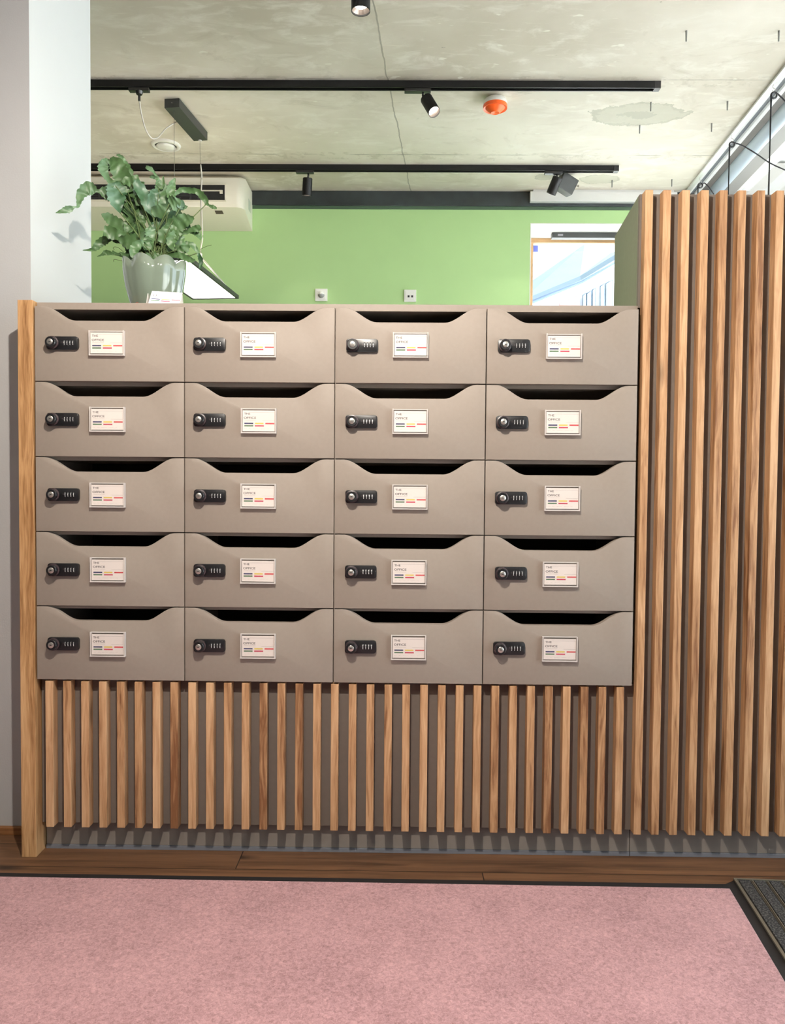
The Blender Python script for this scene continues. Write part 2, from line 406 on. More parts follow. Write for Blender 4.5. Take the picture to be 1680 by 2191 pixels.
        if inner:
            c = mix(math_('MULTIPLY', math_('LESS_THAN', r, 0.3), 0.5), c, lin((160, 160, 146)))
    L.new(c, b.inputs['Base Color']); b.inputs['Roughness'].default_value = 0.62; b.inputs['Specular IOR Level'].default_value = 0.35
    bp = N.new('ShaderNodeBump'); bp.inputs['Strength'].default_value = 0.15; bp.inputs['Distance'].default_value = 0.01
    L.new(noise(7, 6, 0.6), bp.inputs['Height']); L.new(bp.outputs[0], b.inputs['Normal'])
    return m
M['concrete'] = concrete()

def floor_mat():
    m, t, b = new_mat('brown_oak_planks'); N = t.nodes; L = t.links
    g = N.new('ShaderNodeNewGeometry')
    br = N.new('ShaderNodeTexBrick'); br.inputs['Scale'].default_value = 1.0; br.offset = 0.42
    br.inputs['Brick Width'].default_value = 1.55; br.inputs['Row Height'].default_value = 0.128; br.inputs['Mortar Size'].default_value = 0.0014
    br.inputs['Color1'].default_value = (0.25, 0.25, 0.25, 1); br.inputs['Color2'].default_value = (0.75, 0.75, 0.75, 1); br.inputs['Mortar'].default_value = (0, 0, 0, 1)
    mo = N.new('ShaderNodeMapping'); mo.inputs['Location'].default_value = (0.35, 0.052, 0); L.new(g.outputs['Position'], mo.inputs['Vector']); L.new(mo.outputs[0], br.inputs['Vector'])
    mp = N.new('ShaderNodeMapping'); mp.inputs['Scale'].default_value = (2.2, 42, 1)
    ad = N.new('ShaderNodeVectorMath'); ad.operation = 'MULTIPLY_ADD'; ad.inputs[1].default_value = (9, 9, 9); L.new(br.outputs['Color'], ad.inputs[0]); L.new(g.outputs['Position'], ad.inputs[2])
    L.new(ad.outputs[0], mp.inputs['Vector'])
    nz = N.new('ShaderNodeTexNoise'); nz.inputs['Scale'].default_value = 1.0; nz.inputs['Detail'].default_value = 8; nz.inputs['Roughness'].default_value = .65; nz.inputs['Distortion'].default_value = .6; L.new(mp.outputs[0], nz.inputs['Vector'])
    cr = N.new('ShaderNodeValToRGB'); e = cr.color_ramp.elements
    e[0].position = 0.3; e[0].color = lin((64, 43, 29)); e[1].position = 0.72; e[1].color = lin((116, 83, 58))
    L.new(nz.outputs[0], cr.inputs[0])
    # knots
    mk = N.new('ShaderNodeMapping'); mk.inputs['Scale'].default_value = (2.4, 9, 1); L.new(ad.outputs[0], mk.inputs['Vector'])
    vo = N.new('ShaderNodeTexVoronoi'); L.new(mk.outputs[0], vo.inputs['Vector']); vo.inputs['Scale'].default_value = 1.0
    mr = N.new('ShaderNodeMapRange'); mr.inputs['From Min'].default_value = 0.03; mr.inputs['From Max'].default_value = 0.16; mr.inputs['To Min'].default_value = 0.85; mr.inputs['To Max'].default_value = 0.0
    L.new(vo.outputs['Distance'], mr.inputs['Value'])
    mk2 = N.new('ShaderNodeMix'); mk2.data_type = 'RGBA'; L.new(mr.outputs[0], mk2.inputs[0]); L.new(cr.outputs[0], mk2.inputs[6]); mk2.inputs[7].default_value = lin((24, 18, 14))
    mt = N.new('ShaderNodeMix'); mt.data_type = 'RGBA'; L.new(br.outputs['Fac'], mt.inputs[0]); L.new(mk2.outputs[2], mt.inputs[6]); mt.inputs[7].default_value = lin((26, 17, 12))
    L.new(mt.outputs[2], b.inputs['Base Color']); b.inputs['Roughness'].default_value = 0.5; b.inputs['Specular IOR Level'].default_value = 0.3
    return m
M['floor'] = floor_mat()

def rug_mat():
    m, t, b = new_mat('pink_felt'); N = t.nodes; L = t.links
    g = N.new('ShaderNodeNewGeometry')
    def nz(s, d, dist=0.0):
        n = N.new('ShaderNodeTexNoise'); n.inputs['Scale'].default_value = s; n.inputs['Detail'].default_value = d; n.inputs['Distortion'].default_value = dist; n.inputs['Roughness'].default_value = 0.65
        L.new(g.outputs['Position'], n.inputs['Vector']); return n.outputs[0]
    a, c, f = nz(5, 4), nz(115, 5, .8), nz(420, 3, .5)
    m1 = N.new('ShaderNodeMath'); m1.operation = 'MULTIPLY'; m1.inputs[1].default_value = 0.20; L.new(a, m1.inputs[0])
    m2 = N.new('ShaderNodeMath'); m2.operation = 'MULTIPLY_ADD'; m2.inputs[1].default_value = 0.48; L.new(c, m2.inputs[0]); L.new(m1.outputs[0], m2.inputs[2])
    m3 = N.new('ShaderNodeMath'); m3.operation = 'MULTIPLY_ADD'; m3.inputs[1].default_value = 0.32; L.new(f, m3.inputs[0]); L.new(m2.outputs[0], m3.inputs[2])
    cr = N.new('ShaderNodeValToRGB'); e = cr.color_ramp.elements
    e[0].position = 0.36; e[0].color = lin((134, 100, 103)); e[1].position = 0.64; e[1].color = lin((202, 158, 161))
    L.new(m3.outputs[0], cr.inputs[0]); L.new(cr.outputs[0], b.inputs['Base Color'])
    b.inputs['Roughness'].default_value = 1.0; b.inputs['Specular IOR Level'].default_value = 0.1; b.inputs['Sheen Weight'].default_value = 0.15
    bp = N.new('ShaderNodeBump'); bp.inputs['Strength'].default_value = 0.5; bp.inputs['Distance'].default_value = 0.003; L.new(c, bp.inputs['Height']); L.new(bp.outputs[0], b.inputs['Normal'])
    return m
M['rug'] = rug_mat()
def fleck_mat():
    m, t, b = new_mat('charcoal_carpet'); N = t.nodes; L = t.links
    g = N.new('ShaderNodeNewGeometry'); n = N.new('ShaderNodeTexNoise'); n.inputs['Scale'].default_value = 240; n.inputs['Detail'].default_value = 2; L.new(g.outputs['Position'], n.inputs['Vector'])
    cr = N.new('ShaderNodeValToRGB'); e = cr.color_ramp.elements; e[0].position = 0.45; e[0].color = lin((22, 22, 23)); e[1].position = 0.66; e[1].color = lin((86, 84, 82)); L.new(n.outputs[0], cr.inputs[0])
    L.new(cr.outputs[0], b.inputs['Base Color']); b.inputs['Roughness'].default_value = 0.95
    return m
M['fleck'] = fleck_mat()
M['matmetal'] = plain('dull_aluminium', (150, 146, 132), 0.4, metal=0.7)
M['matgroove'] = plain('dark_aluminium', (84, 80, 72), 0.5, metal=0.4)

# ------------------------------------------------------------------ setting
def structure(name, bm, m, **k):
    o = obj(name, bm, m, **k); o['kind'] = 'structure'; return o
XL, XR, YF, YB = -3.4, 3.3, -5.0, BACKY
bm = bmesh.new(); box(bm, XL-.2, XR+.3, YF-.2, YB+.5, -0.12, 0.0); structure('floor', bm, M['floor'])
bm = bmesh.new()
prism(bm, [(XL-.2, YF-.2), (facade_x(YF-.2), YF-.2), (facade_x(YB+.2), YB+.2), (XL-.2, YB+.2)], 'z', CEIL, CEIL+0.2); structure('ceiling', bm, M['concrete'])
# green wall with the window opening
wl = atY(1134, 560, BACKY).x; wt = atY(1240, 478, BACKY).z; wr = 2.80; wb = 0.95; TH = 0.34
bm = bmesh.new()
box(bm, XL-.2, wl, YB, YB+TH, 0, CEIL); box(bm, wr, XR, YB, YB+TH, 0, CEIL)
box(bm, wl, wr, YB, YB+TH, wt, CEIL); box(bm, wl, wr, YB, YB+TH, 0, wb)
structure('wall_back', bm, M['green'])
bm = bmesh.new()   # white reveal lining
e = 0.006
box(bm, wl, wl+e, YB-.001, YB+TH, wb, wt); box(bm, wr-e, wr, YB-.001, YB+TH, wb, wt)
box(bm, wl+e, wr-e, YB-.001, YB+TH, wt-e, wt); box(bm, wl+e, wr-e, YB-.001, YB+TH, wb, wb+e)
structure('trim_1', bm, M['whitewall'])
WY = BACKY+0.30
win = empty('window_1', ((wl+wr)/2, WY, wb)); win['kind'] = 'structure'
def abs_child(o, root):
    o.parent = root; o.matrix_parent_inverse = Matrix.Translation(-root.location); return o
fz1 = atY(1240, 511, WY).z; fz0 = atY(1240, 519.5, WY).z
bm = bmesh.new()
fx0 = atY(1134.5, 560, WY).x; fx1 = atY(1141, 560, WY).x
xs0 = wl+e
box(bm, xs0, wr-e, WY, WY+.05, fz0, wt-e, bev=.002)
box(bm, xs0, fx1, WY, WY+.05, wb+e, fz0, bev=.002); box(bm, wr-.07, wr-e, WY, WY+.05, wb+e, fz0); box(bm, xs0, wr-e, WY, WY+.05, wb+e, wb+.07)
abs_child(obj('window_frame', bm, M['windowwood']), win)
bm = bmesh.new(); box(bm, fx1, wr-.07, WY+.022, WY+.026, wb+.07, fz0); abs_child(obj('window_pane', bm, M['glass']), win)
# ventilation strip over the window
VY = 3.445; p0 = atY(1182, 495, VY); p1 = atY(1182, 506, VY); p0.z = wt-e-.0005; p1.z = p0.z-.037
v = empty('window_ventilator', (p0.x+.4, VY, p1.z)); tag(v, 'dark grey ventilation strip above the window in the green wall', 'vent')
bm = bmesh.new(); box(bm, p0.x, 2.72, VY, VY+.05, p1.z, p0.z, bev=.002); abs_child(obj('cover', bm, M['darkbox']), v)
bm = bmesh.new(); q0 = atY(1194, 498, VY); q1 = atY(1205, 502.5, VY); box(bm, q0.x, q1.x, VY-.0015, VY+.001, p1.z+.012, p1.z+.025); abs_child(obj('badge', bm, M['inklight']), v)
# small blue sticker on the pane
q0 = atY(1141.5, 525, WY+.02); q1 = atY(1151.5, 539, WY+.02)
bm = bmesh.new(); box(bm, q0.x, q1.x, WY+.0195, WY+.0218, q1.z, q0.z); tag(obj('window_sticker', bm, plain('blue_sticker', (92, 104, 190), 0.5)), 'small blue sticker in the upper corner of the window pane', 'sticker')

# dark beam under the ceiling along the green wall
z0, z1 = atY(800, 439.5, BACKY-.012).z, CEIL
bm = bmesh.new(); xb0 = atY(536, 430, BACKY).x-0.4
box(bm, xb0, 2.86, BACKY-.012, BACKY, z0, z1-.001, bev=.002)
zb_ = atY(800, 447.5, BACKY-.004).z
box(bm, xb0, 2.86, BACKY-.004, BACKY, zb_, z0, mi=1)
structure('trim_2', bm, [plain('black_steel_beam', (34, 40, 42), 0.35, noise=0.35, nscale=14), plain('dark_green_strip', (52, 74, 54), 0.5)])
# white profile on the beam
zb2 = atY(1250, 431, BACKY-.05).z; xp_ = atY(1135, 425, BACKY-.05).x
bm = bmesh.new(); box(bm, xp_, 2.80, BACKY-.05, BACKY-.013, zb2, CEIL-.012, bev=.002); box(bm, xp_+.02, 2.78, BACKY-.045, BACKY-.013, CEIL-.012, CEIL)
tag(obj('curtain_profile', bm, M['rail']), 'white profile mounted under the ceiling above the window in the green wall', 'rail')

# grey wall and white column on the left of the mailboxes
LWY = 0.145
xc = atY(64.5, 400, LWY).x
ye = LWY; 
for k in range(400):
    ye += .002
    if atY(194.5, 400, ye).x-(xc+SK*(ye-LWY)) > 0: break
yend = ye
for k in range(1, 400):
    y = LWY+k*.005
    if atY(194.5, 400, y).x <= xc+SK*(y-LWY): yend = y; break
bm = bmesh.new()
prism(bm, [(XL, LWY), (xc, LWY), (xc+SK*(yend-LWY), yend), (XL, yend)], 'z', 0, CEIL)
me = structure('wall_left', bm, [M['wallgrey'], M['column']])
for p in me.data.polygons:
    if p.normal.x > 0.8: p.material_index = 1
bm = bmesh.new(); zbb = atY(20, 1771.5, LWY-.016).z
box(bm, XL, xc-.0, LWY-.016, LWY, 0, zbb, bev=.002)
structure('baseboard_left', bm, wood('oak_baseboard', (150, 108, 70), (130, 88, 54), (100, 64, 38), axis='x', per_obj=False))
# outer walls
bm = bmesh.new(); box(bm, XL-.2, XL, YF, YB, 0, CEIL); structure('wall_far_left', bm, M['wallgrey'])
bm = bmesh.new(); box(bm, XL, XR, YF-.2, YF, 0, CEIL); structure('wall_front', bm, M['wallgrey'])

# glazed side of the room (right): ceiling edge, curtain rails, beam, pipe, windows
ANG = -math.radians(3.7)
def along(name, poly, m, y0=-5.0, y1=3.62, smooth=False, parent=None):
    """poly (x offset from the ceiling edge, z) extruded along the skewed window side"""
    bm = bmesh.new()
    A = [bm.verts.new((facade_x(y0)+u, y0, v)) for u, v in poly]; B = [bm.verts.new((facade_x(y1)+u, y1, v)) for u, v in poly]
    n = len(poly); bm.faces.new(A); bm.faces.new(B[::-1])
    for i in range(n): bm.faces.new((A[i], B[i], B[(i+1) % n], A[(i+1) % n]))
    o = obj(name, bm, m, smooth=smooth); return o
def offs(px, py, z):           # x offset from the ceiling edge of an image point lying at height z
    p = atZ(px, py, z); return p.x-facade_x(p.y)
Z1 = 2.985
o1 = offs(1680, 143, Z1); o2 = offs(1680, 185, Z1); o3 = offs(1680, 217, Z1-.0); o4 = offs(1680, 266, Z1); o5 = offs(1680, 302, Z1)
s = along('trim_3', [(0.0, Z1+.012), (o2, Z1+.012), (o2, 3.2), (0.0, 3.2)], M['facade']); s['kind'] = 'structure'
lo_, hi_ = o1+.034, o1+.064
o = along('curtain_rail', [(o1, Z1), (o1+.018, Z1-.012), (o1+.03, Z1-.012), (o1+.034, Z1), (o1+.06, Z1), (o1+.064, Z1-.012), (o1+.085, Z1-.012), (o2-.002, Z1), (o2-.002, Z1+.012), (o1, Z1+.012)], [M['rail'], M['groove'], M['lightstrip']], y0=-1.5, y1=3.25)
for f in o.data.polygons:
    cc_ = sum(((o.data.vertices[i].co.x-facade_x(o.data.vertices[i].co.y)) for i in f.vertices))/len(f.vertices)
    if len(f.vertices) == 4 and f.normal.z < -.5:
        if lo_ < cc_ < hi_: f.material_index = 1
        elif cc_ > o1+.087: f.material_index = 2
tag(o, 'white double curtain rail fixed along the ceiling edge beside the windows', 'curtain rail')
s = along('trim_4', [(o2, Z1), (o3, Z1), (o3, 3.2), (o2, 3.2)], plain('grey_brown_beam', (84, 80, 76), 0.6)); s['kind'] = 'structure'
r = (o4-o3)/2; cx_ = (o3+o4)/2
o = along('ceiling_duct', [(cx_+math.cos(a)*r, Z1+r*0.35-math.sin(a)*r*0.9) for a in [math.pi*k/14 for k in range(15)]]+[(o3, 3.19), (o4, 3.19)][::-1], M['duct'], smooth=True)
tag(o, 'pale blue grey rounded duct running above the side windows', 'duct')
s = along('trim_5', [(o4, Z1), (o5, Z1), (o5, 3.2), (o4, 3.2)], M['facade']); s['kind'] = 'structure'
s = along('trim_6', [(o5, Z1+.02), (o5+.1, Z1+.02), (o5+.1, 3.2), (o5, 3.2)], M['whitewall']); s['kind'] = 'structure'
ws = empty('window_3', (3.2, 0, 0)); ws['kind'] = 'structure'
bm = bmesh.new()
ys = [-4.9, -3.5, -2.1, -0.7, 0.7, 2.1, 3.5]
for y in ys:
    x = facade_x(y)+o5
    quadprism(bm, [(x, y-.04, 0), (x, y+.04, 0), (x, y+.04, 3.0), (x, y-.04, 3.0)], (.08, 0, 0))
abs_child(obj('mullion_frame', bm, M['facade']), ws)
abs_child(along('bottom_rail', [(o5, 0), (o5+.08, 0), (o5+.08, .12), (o5, .12)], M['facade']), ws)
abs_child(along('transom', [(o5, 2.30), (o5+.08, 2.30), (o5+.08, 2.36), (o5, 2.36)], M['facade']), ws)
abs_child(along('window_pane', [(o5+.04, .12), (o5+.044, .12), (o5+.044, 3.0), (o5+.04, 3.0)], M['glass']), ws)
bm = bmesh.new(); prism(bm, [(facade_x(-5.0)+.0, -5.0), (facade_x(-3.4)+.0, -3.4), (XR+.3, -3.4), (XR+.3, -5.0)], 'z', 0, 3.2); structure('added_wall_front_right', bm, M['wallgrey'])  # unseen wall added over the front glazing to cut daylight in the hall
bm = bmesh.new(); box(bm, facade_x(YB)-.01, XR+.3, YB-.02, YB+.36, 0, 3.19); structure('wall_right', bm, M['facade'])

# ------------------------------------------------------------------ outside
bm = bmesh.new(); box(bm, 3.45, 60, -40, 60, -.35, -.15); box(bm, -40, 3.45, 3.9, 60, -.35, -.15); structure('ground', bm, plain('pavement', (226, 222, 214), 0.9, noise=.05, nscale=2))
bm = bmesh.new(); box(bm, 2.6, 5.2, -6, 3.9, 3.21, 3.4); structure('added_overhang', bm, M['whitewall'])  # unseen overhang added to keep direct sun out of the side windows
def outside():
    root = empty('apartment_building', (14, 28, -.15)); tag(root, 'white building with a pale blue pitched roof seen through the back window', 'building')
    D = 26.0
    def P(px, py, dy=0.0): return atY(px, py, D+dy)
    bm = bmesh.new()   # roof slope: eave line nearer, ridge further back
    e0, e1, e2 = P(1120, 656), P(1245, 604), P(1340, 546); r0, r1, r2 = P(1100, 640, 6), P(1254, 533, 6), P(1268, 527, 6); r3 = P(1340, 556, 3)
    quadprism(bm, [e0, e1, e2, P(1312, 552, 4), P(1306, 543, 5), r1, r0], (0, .3, .3))
    quadprism(bm, [r1, P(1306, 543, 5), P(1330, 548, 5), r2], (0, .4, .2), mi=1)
    abs_child(obj('roof', bm, [plain('slate_blue_roof', (72, 84, 90), 0.9, noise=.04, nscale=.6, spec=.1), plain('blue_ridge', (58, 76, 92), 0.9, spec=.1)]), root)
    bm = bmesh.new(); quadprism(bm, [e0+Vector((0, .2, -.15)), e1+Vector((0, .2, -.15)), e2+Vector((0, .2, -.15)), Vector((P(1345, 760).x, D, -.15)), Vector((P(1118, 760).x, D, -.15))], (0, 2.0, 0))
    abs_child(obj('wall', bm, plain('white_render', (238, 240, 244), 0.8)), root)
    bm = bmesh.new(); quadprism(bm, [P(1198, 648, -.1), P(1241, 630, -.1), P(1241, 700, -.1), P(1198, 700, -.1)], (0, .15, 0))
    abs_child(obj('wall_panel', bm, plain('pink_render', (140, 112, 110), 0.9, spec=.1)), root)
    for (a, b_, t0, t1) in ((1248, 1255, 630, 626), (1256, 1266, 627, 621), (1268, 1275, 619, 615), (1285, 1294, 611, 606), (1297, 1311, 605, 598)):
        bm = bmesh.new(); quadprism(bm, [P(a, t0, -.1), P(b_, t1, -.1), P(b_, 700, -.1), P(a, 700, -.1)], (0, .1, 0))
        f = abs_child(obj('window_frame', bm, plain('blue_frame', (92, 108, 122), 0.8, spec=.1)), root)
        bm = bmesh.new(); quadprism(bm, [P(a+1.2, t0+2, -.16), P(b_-1.2, t1+2, -.16), P(b_-1.2, 700, -.16), P(a+1.2, 700, -.16)], (0, .05, 0))
        g = obj('pane', bm, plain('bright_pane', (200, 208, 214), 0.5)); g.parent = f
    bm = bmesh.new(); tube(bm, [P(1118, 655, -.3), P(1245, 603, -.3), P(1345, 543, -.3)], .06); abs_child(obj('gutter', bm, plain('blue_gutter', (84, 98, 116), .8, spec=.1)), root)
outside()

# ------------------------------------------------------------------ mailbox cabinet
CW, RH, ZB = 0.4, 0.2, 0.4849
NC, NR = 4, 5
ZT = ZB+RH*NR
DT, CF = 0.019, 0.0205
CD = 0.36
cab = empty('mailbox_cabinet', (0.8, 0.18, ZB)); tag(cab, 'wide taupe cabinet of twenty locked mailboxes above the short wooden slats', 'cabinet')
bm = bmesh.new()
ztop = atY(700, 650.5, CF).z
topz = ztop
box(bm, -.002, NC*CW+.002, CF, CD, topz-.0185, topz, bev=.0008)
for k in range(0, NR): box(bm, .0, NC*CW, CF, CD, ZB+RH*k-(.009 if k else -.001), ZB+RH*k+.009, bev=.0006)
for c in range(NC+1):
    x = c*CW; x0, x1 = (x-.009, x+.009)
    if c == 0: x0, x1 = -.002, .016
    if c == NC: x0, x1 = x-.016, x+.002
    box(bm, x0, x1, CF+.0005, CD, ZB+.001, topz-.018)
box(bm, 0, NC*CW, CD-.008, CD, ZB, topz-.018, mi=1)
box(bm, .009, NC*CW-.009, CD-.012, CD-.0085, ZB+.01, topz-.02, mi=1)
body = obj('body', bm, [M['taupe'], M['inside_shade']]); abs_child(body, cab)
# one door shape
def door_mesh():
    g = .0013; x0, x1, z0, z1 = g, CW-g, g, RH-g
    dip = .0375; pts = [(x0, z0), (x1, z0), (x1, z1)]
    def S(xa, xb, za, zb, n=12):
        o = []
        for i in range(n+1):
            t = i/n; s = t*t*(3-2*t); o.append((xa+(xb-xa)*t, za+(zb-za)*s))
        return o
    pts += S(CW-.026, CW-.110, z1, z1-dip) + S(.110, .026, z1-dip, z1) + [(x0, z1)]
    # softened edges: front and back rings drawn in a little
    cl = [pts[0]]
    for q in pts[1:]:
        if math.hypot(q[0]-cl[-1][0], q[1]-cl[-1][1]) > 1e-6: cl.append(q)
    n = len(cl)
    def ring(off, y):
        o = []
        for i in range(n):
            a, b_, c_ = Vector(cl[i-1]), Vector(cl[i]), Vector(cl[(i+1) % n])
            d1 = (b_-a).normalized(); d2 = (c_-b_).normalized(); n1 = Vector((-d1.y, d1.x)); n2 = Vector((-d2.y, d2.x))
            m_ = (n1+n2).normalized(); k_ = 1/max(.5, m_.dot(n1)); p_ = b_+m_*off*k_
            o.append(bm.verts.new((p_.x, y, p_.y)))
        return o
    bm = bmesh.new(); e_ = .0014
    rs = [ring(e_, 0), ring(e_*.3, e_*.3), ring(0, e_), ring(0, DT-e_), ring(e_, DT)]
    for a, b_ in zip(rs, rs[1:]):
        for i in range(n): bm.faces.new((a[i], a[(i+1) % n], b_[(i+1) % n], b_[i]))
    bm.faces.new(rs[0]); bm.faces.new(rs[-1][::-1])
    return bm
bm = door_mesh()
door0 = obj('mailbox_door', bm, M['taupe'], smooth=True)
# lock: plate with knob, key barrel and four number wheels, as one piece fixed on the door
def rrect(x0, x1, z0, z1, r, n=6):
    o = []
    for cx, cz, a0 in ((x1-r, z1-r, 0), (x0+r, z1-r, 90), (x0+r, z0+r, 180), (x1-r, z0+r, 270)):
        for i in range(n+1):
            a = math.radians(a0+90*i/n); o.append((cx+math.cos(a)*r, cz+math.sin(a)*r))
    return o
bm = bmesh.new()
prism(bm, rrect(-.042, .042, -.017, .017, .0065), 'y', -.009, 0.0, mi=0, bev=.0012)
kx = -.0245
lathe(bm, [(.0001, -.027), (.0128, -.027), (.0138, -.026), (.0138, -.016), (.0150, -.012), (.0150, -.008)], (kx, 0, 0), axis=(0, 1, 0), seg=36, mi=0)
lathe(bm, [(.0132, -.0165), (.0168, -.0155), (.0168, -.0125), (.0140, -.0125)], (kx, 0, 0), axis=(0, 1, 0), seg=36, mi=3)
lathe(bm, [(.0001, -.0290), (.0070, -.0290), (.0078, -.0285), (.0078, -.026)], (kx, 0, 0), axis=(0, 1, 0), seg=28, mi=1)
box(bm, kx-.0026, kx+.0026, -.0293, -.0285, -.0009, .0009, mi=0)
# pointer notch and number wheels
box(bm, -.0008, .033, -.0094, -.0085, -.0012, .0042, mi=4)
box(bm, -.0008, .0025, -.0100, -.009, .0005, .0030, mi=3)
for i in range(4):
    x = .0065+i*.0076
    lathe(bm, [(.0001, -.0019), (.0115, -.0019), (.0115, .0019), (.0001, .0019)], (x, -.0004, 0.0), axis=(1, 0, 0), seg=20, mi=4)
    for dz, dy in ((.0036, -.0114), (0, -.0122), (-.0036, -.0114)):
        box(bm, x-.0007, x+.0007, dy-.0001, dy+.0012, dz-.0012, dz+.0012, mi=2)
lock0 = obj('combination_lock', bm, [M['black'], M['silver'], plain('white_numerals', (214, 214, 214), .5), plain('dark_red_grey_ring', (58, 46, 48), .35), plain('wheel_black', (34, 34, 36), .4)], smooth=True)
# acrylic holder
HW, HH, HD = .0935, .066, .0125
bm = bmesh.new()
prism(bm, rrect(-HW/2, HW/2, -HH/2, HH/2, .002, 2), 'y', -.002, 0.0)
prism(bm, rrect(-HW/2, HW/2, -HH/2+.003, HH/2-.003, .002, 2), 'y', -HD, -HD+.0015)
for a in ((-HW/2, -HW/2+.003, -HH/2, HH/2), (HW/2-.003, HW/2, -HH/2, HH/2), (-HW/2+.003, HW/2-.003, -HH/2, -HH/2+.003)):
    box(bm, a[0], a[1], -HD, -.002, a[2], a[3], mi=1)
box(bm, -HW/2+.003, HW/2-.003, -.006, -.002, HH/2-.0025, HH/2, mi=1)
hold0 = obj('card_holder', bm, [M['acrylic'], M['acrylic_edge']])

def text_bm(bm, body, x, z, width, height, y, mi, bold=0.0):
    cu = bpy.data.curves.new('t', 'FONT'); cu.body = body; cu.size = 1.0; cu.offset = bold
    o = bpy.data.objects.new('t', cu); COL.objects.link(o)
    dg = bpy.context.evaluated_depsgraph_get(); me = bpy.data.meshes.new_from_object(o.evaluated_get(dg))
    xs = [v.co.x for v in me.vertices]; ys_ = [v.co.y for v in me.vertices]
    sx = width/(max(xs)-min(xs)); sz = height/(max(ys_)-min(ys_))
    b2 = bmesh.new(); b2.from_mesh(me)
    for v in b2.verts: v.co = Vector((x+(v.co.x-min(xs))*sx, y, z+(v.co.y-min(ys_))*sz))
    for f in b2.faces: f.material_index = mi
    tmp = bpy.data.meshes.new('tt'); b2.to_mesh(tmp); b2.free(); bm.from_mesh(tmp)
    bpy.data.objects.remove(o, do_unlink=True); bpy.data.curves.remove(cu); bpy.data.meshes.remove(me); bpy.data.meshes.remove(tmp)
mm = .001
def card_mesh(stand=False):
    bm = bmesh.new(); box(bm, 0, 85*mm, 0, .6*mm, 0, 55*mm)
    y = -.00015
    def bar(x0, x1, zt, zb_, mi): box(bm, x0*mm, x1*mm, y-.00005, .0001, (55-zb_)*mm, (55-zt)*mm, mi=mi)
    if not stand:
        text_bm(bm, 'THE', 3.8*mm, 43.6*mm, 16.4*mm, 5.4*mm, y, 1, .012)
        text_bm(bm, 'OFFICE', 3.4*mm, 32.6*mm, 32.4*mm, 5.6*mm, y, 1, .012)
        bar(20.5, 84, 5.2, 5.55, 2); bar(52, 84, 27.0, 27.4, 2)
        text_bm(bm, 'COWORKING & BUSINESS', 4.4*mm, 28.1*mm, 31*mm, 1.1*mm, y, 2)
    else:
        text_bm(bm, 'THE', 4*mm, 46.5*mm, 12*mm, 3.2*mm, y, 2)
        lath = [(math.cos(math.radians(a)), math.sin(math.radians(a))) for a in range(0, 360, 20)]
        for i in range(18):
            (c0, s0), (c1, s1) = lath[i], lath[(i+1) % 18]
            cx, cz = 11.5*mm, 39*mm
            vs = [bm.verts.new((cx+c0*5.2*mm, y, cz+s0*4.6*mm)), bm.verts.new((cx+c1*5.2*mm, y, cz+s1*4.6*mm)), bm.verts.new((cx+c1*3.7*mm, y, cz+s1*3.9*mm)), bm.verts.new((cx+c0*3.7*mm, y, cz+s0*3.9*mm))]
            bm.faces.new(vs).material_index = 1
        text_bm(bm, '[OFFICE]', 22*mm, 36.2*mm, 27*mm, 5.0*mm, y, 2)
        bar(17, 82, 8.0, 8.3, 2); bar(49, 82, 20.5, 20.8, 2); bar(6, 40, 24.5, 25.0, 2)
    if stand: zz = ((28.5, 31), (34.5, 37))
    else: zz = ((32.6, 36.2), (39.0, 42.4))
    bar(4.7, 28.3, *zz[0], 3); bar(33, 55.5, *zz[0], 4); bar(60.4, 84.2, *zz[0], 5); bar(4.7, 28.3, *zz[1], 6); bar(32.7, 56.6, *zz[1], 7)
    text_bm(bm, 'www  ·  office  ·  address line  ·  telephone  ·  mail'.replace('·', '-'), 4.4*mm, 5.6*mm, 65*mm, 1.0*mm, y, 2)
    return bm
card_mats = [M['card'], M['ink'], M['inklight'], M['navy'], M['yellow'], M['red'], M['green_ink'], M['crimson']]
card0 = obj('name_card', card_mesh(), card_mats)
ROWS = ['bottom-row', 'fourth-row', 'middle-row', 'second-row', 'top-row']
COLS = ['column beside the oak post', 'second column from the oak post', 'third column from the oak post', 'column beside the tall slatted screen']
LX = [.0770, .0700, .0715, .0700]; first = True
rnd = random.Random(3)
for r in range(NR):
    for c in range(NC):
        d, l, h, k = (door0, lock0, hold0, card0) if first else (door0.copy(), lock0.copy(), hold0.copy(), card0.copy())
        if not first:
            for o in (d, l, h, k): COL.objects.link(o)
        first = False
        d.parent = cab; d.matrix_parent_inverse = Matrix.Translation(-cab.location); d.location = (c*CW, 0, ZB+r*RH)
        l.parent = d; l.location = (LX[c]+rnd.uniform(-.0015, .0015), 0, .0995+rnd.uniform(-.001, .001))
        hx, hz = .1985+(c-1)*.002+rnd.uniform(-.001, .001), .0995+rnd.uniform(-.001, .001)
        h.parent = d; h.location = (hx, 0, hz); 
        k.location = (c*CW+hx-.0425, -.0100, ZB+r*RH+hz-.0275); k.rotation_euler = (0, rnd.uniform(-.004, .004), 0)
        tag(k, 'white name card on the %s mailbox door, %s' % (ROWS[r], COLS[c]), 'name card', 'name cards in the mailbox door holders')

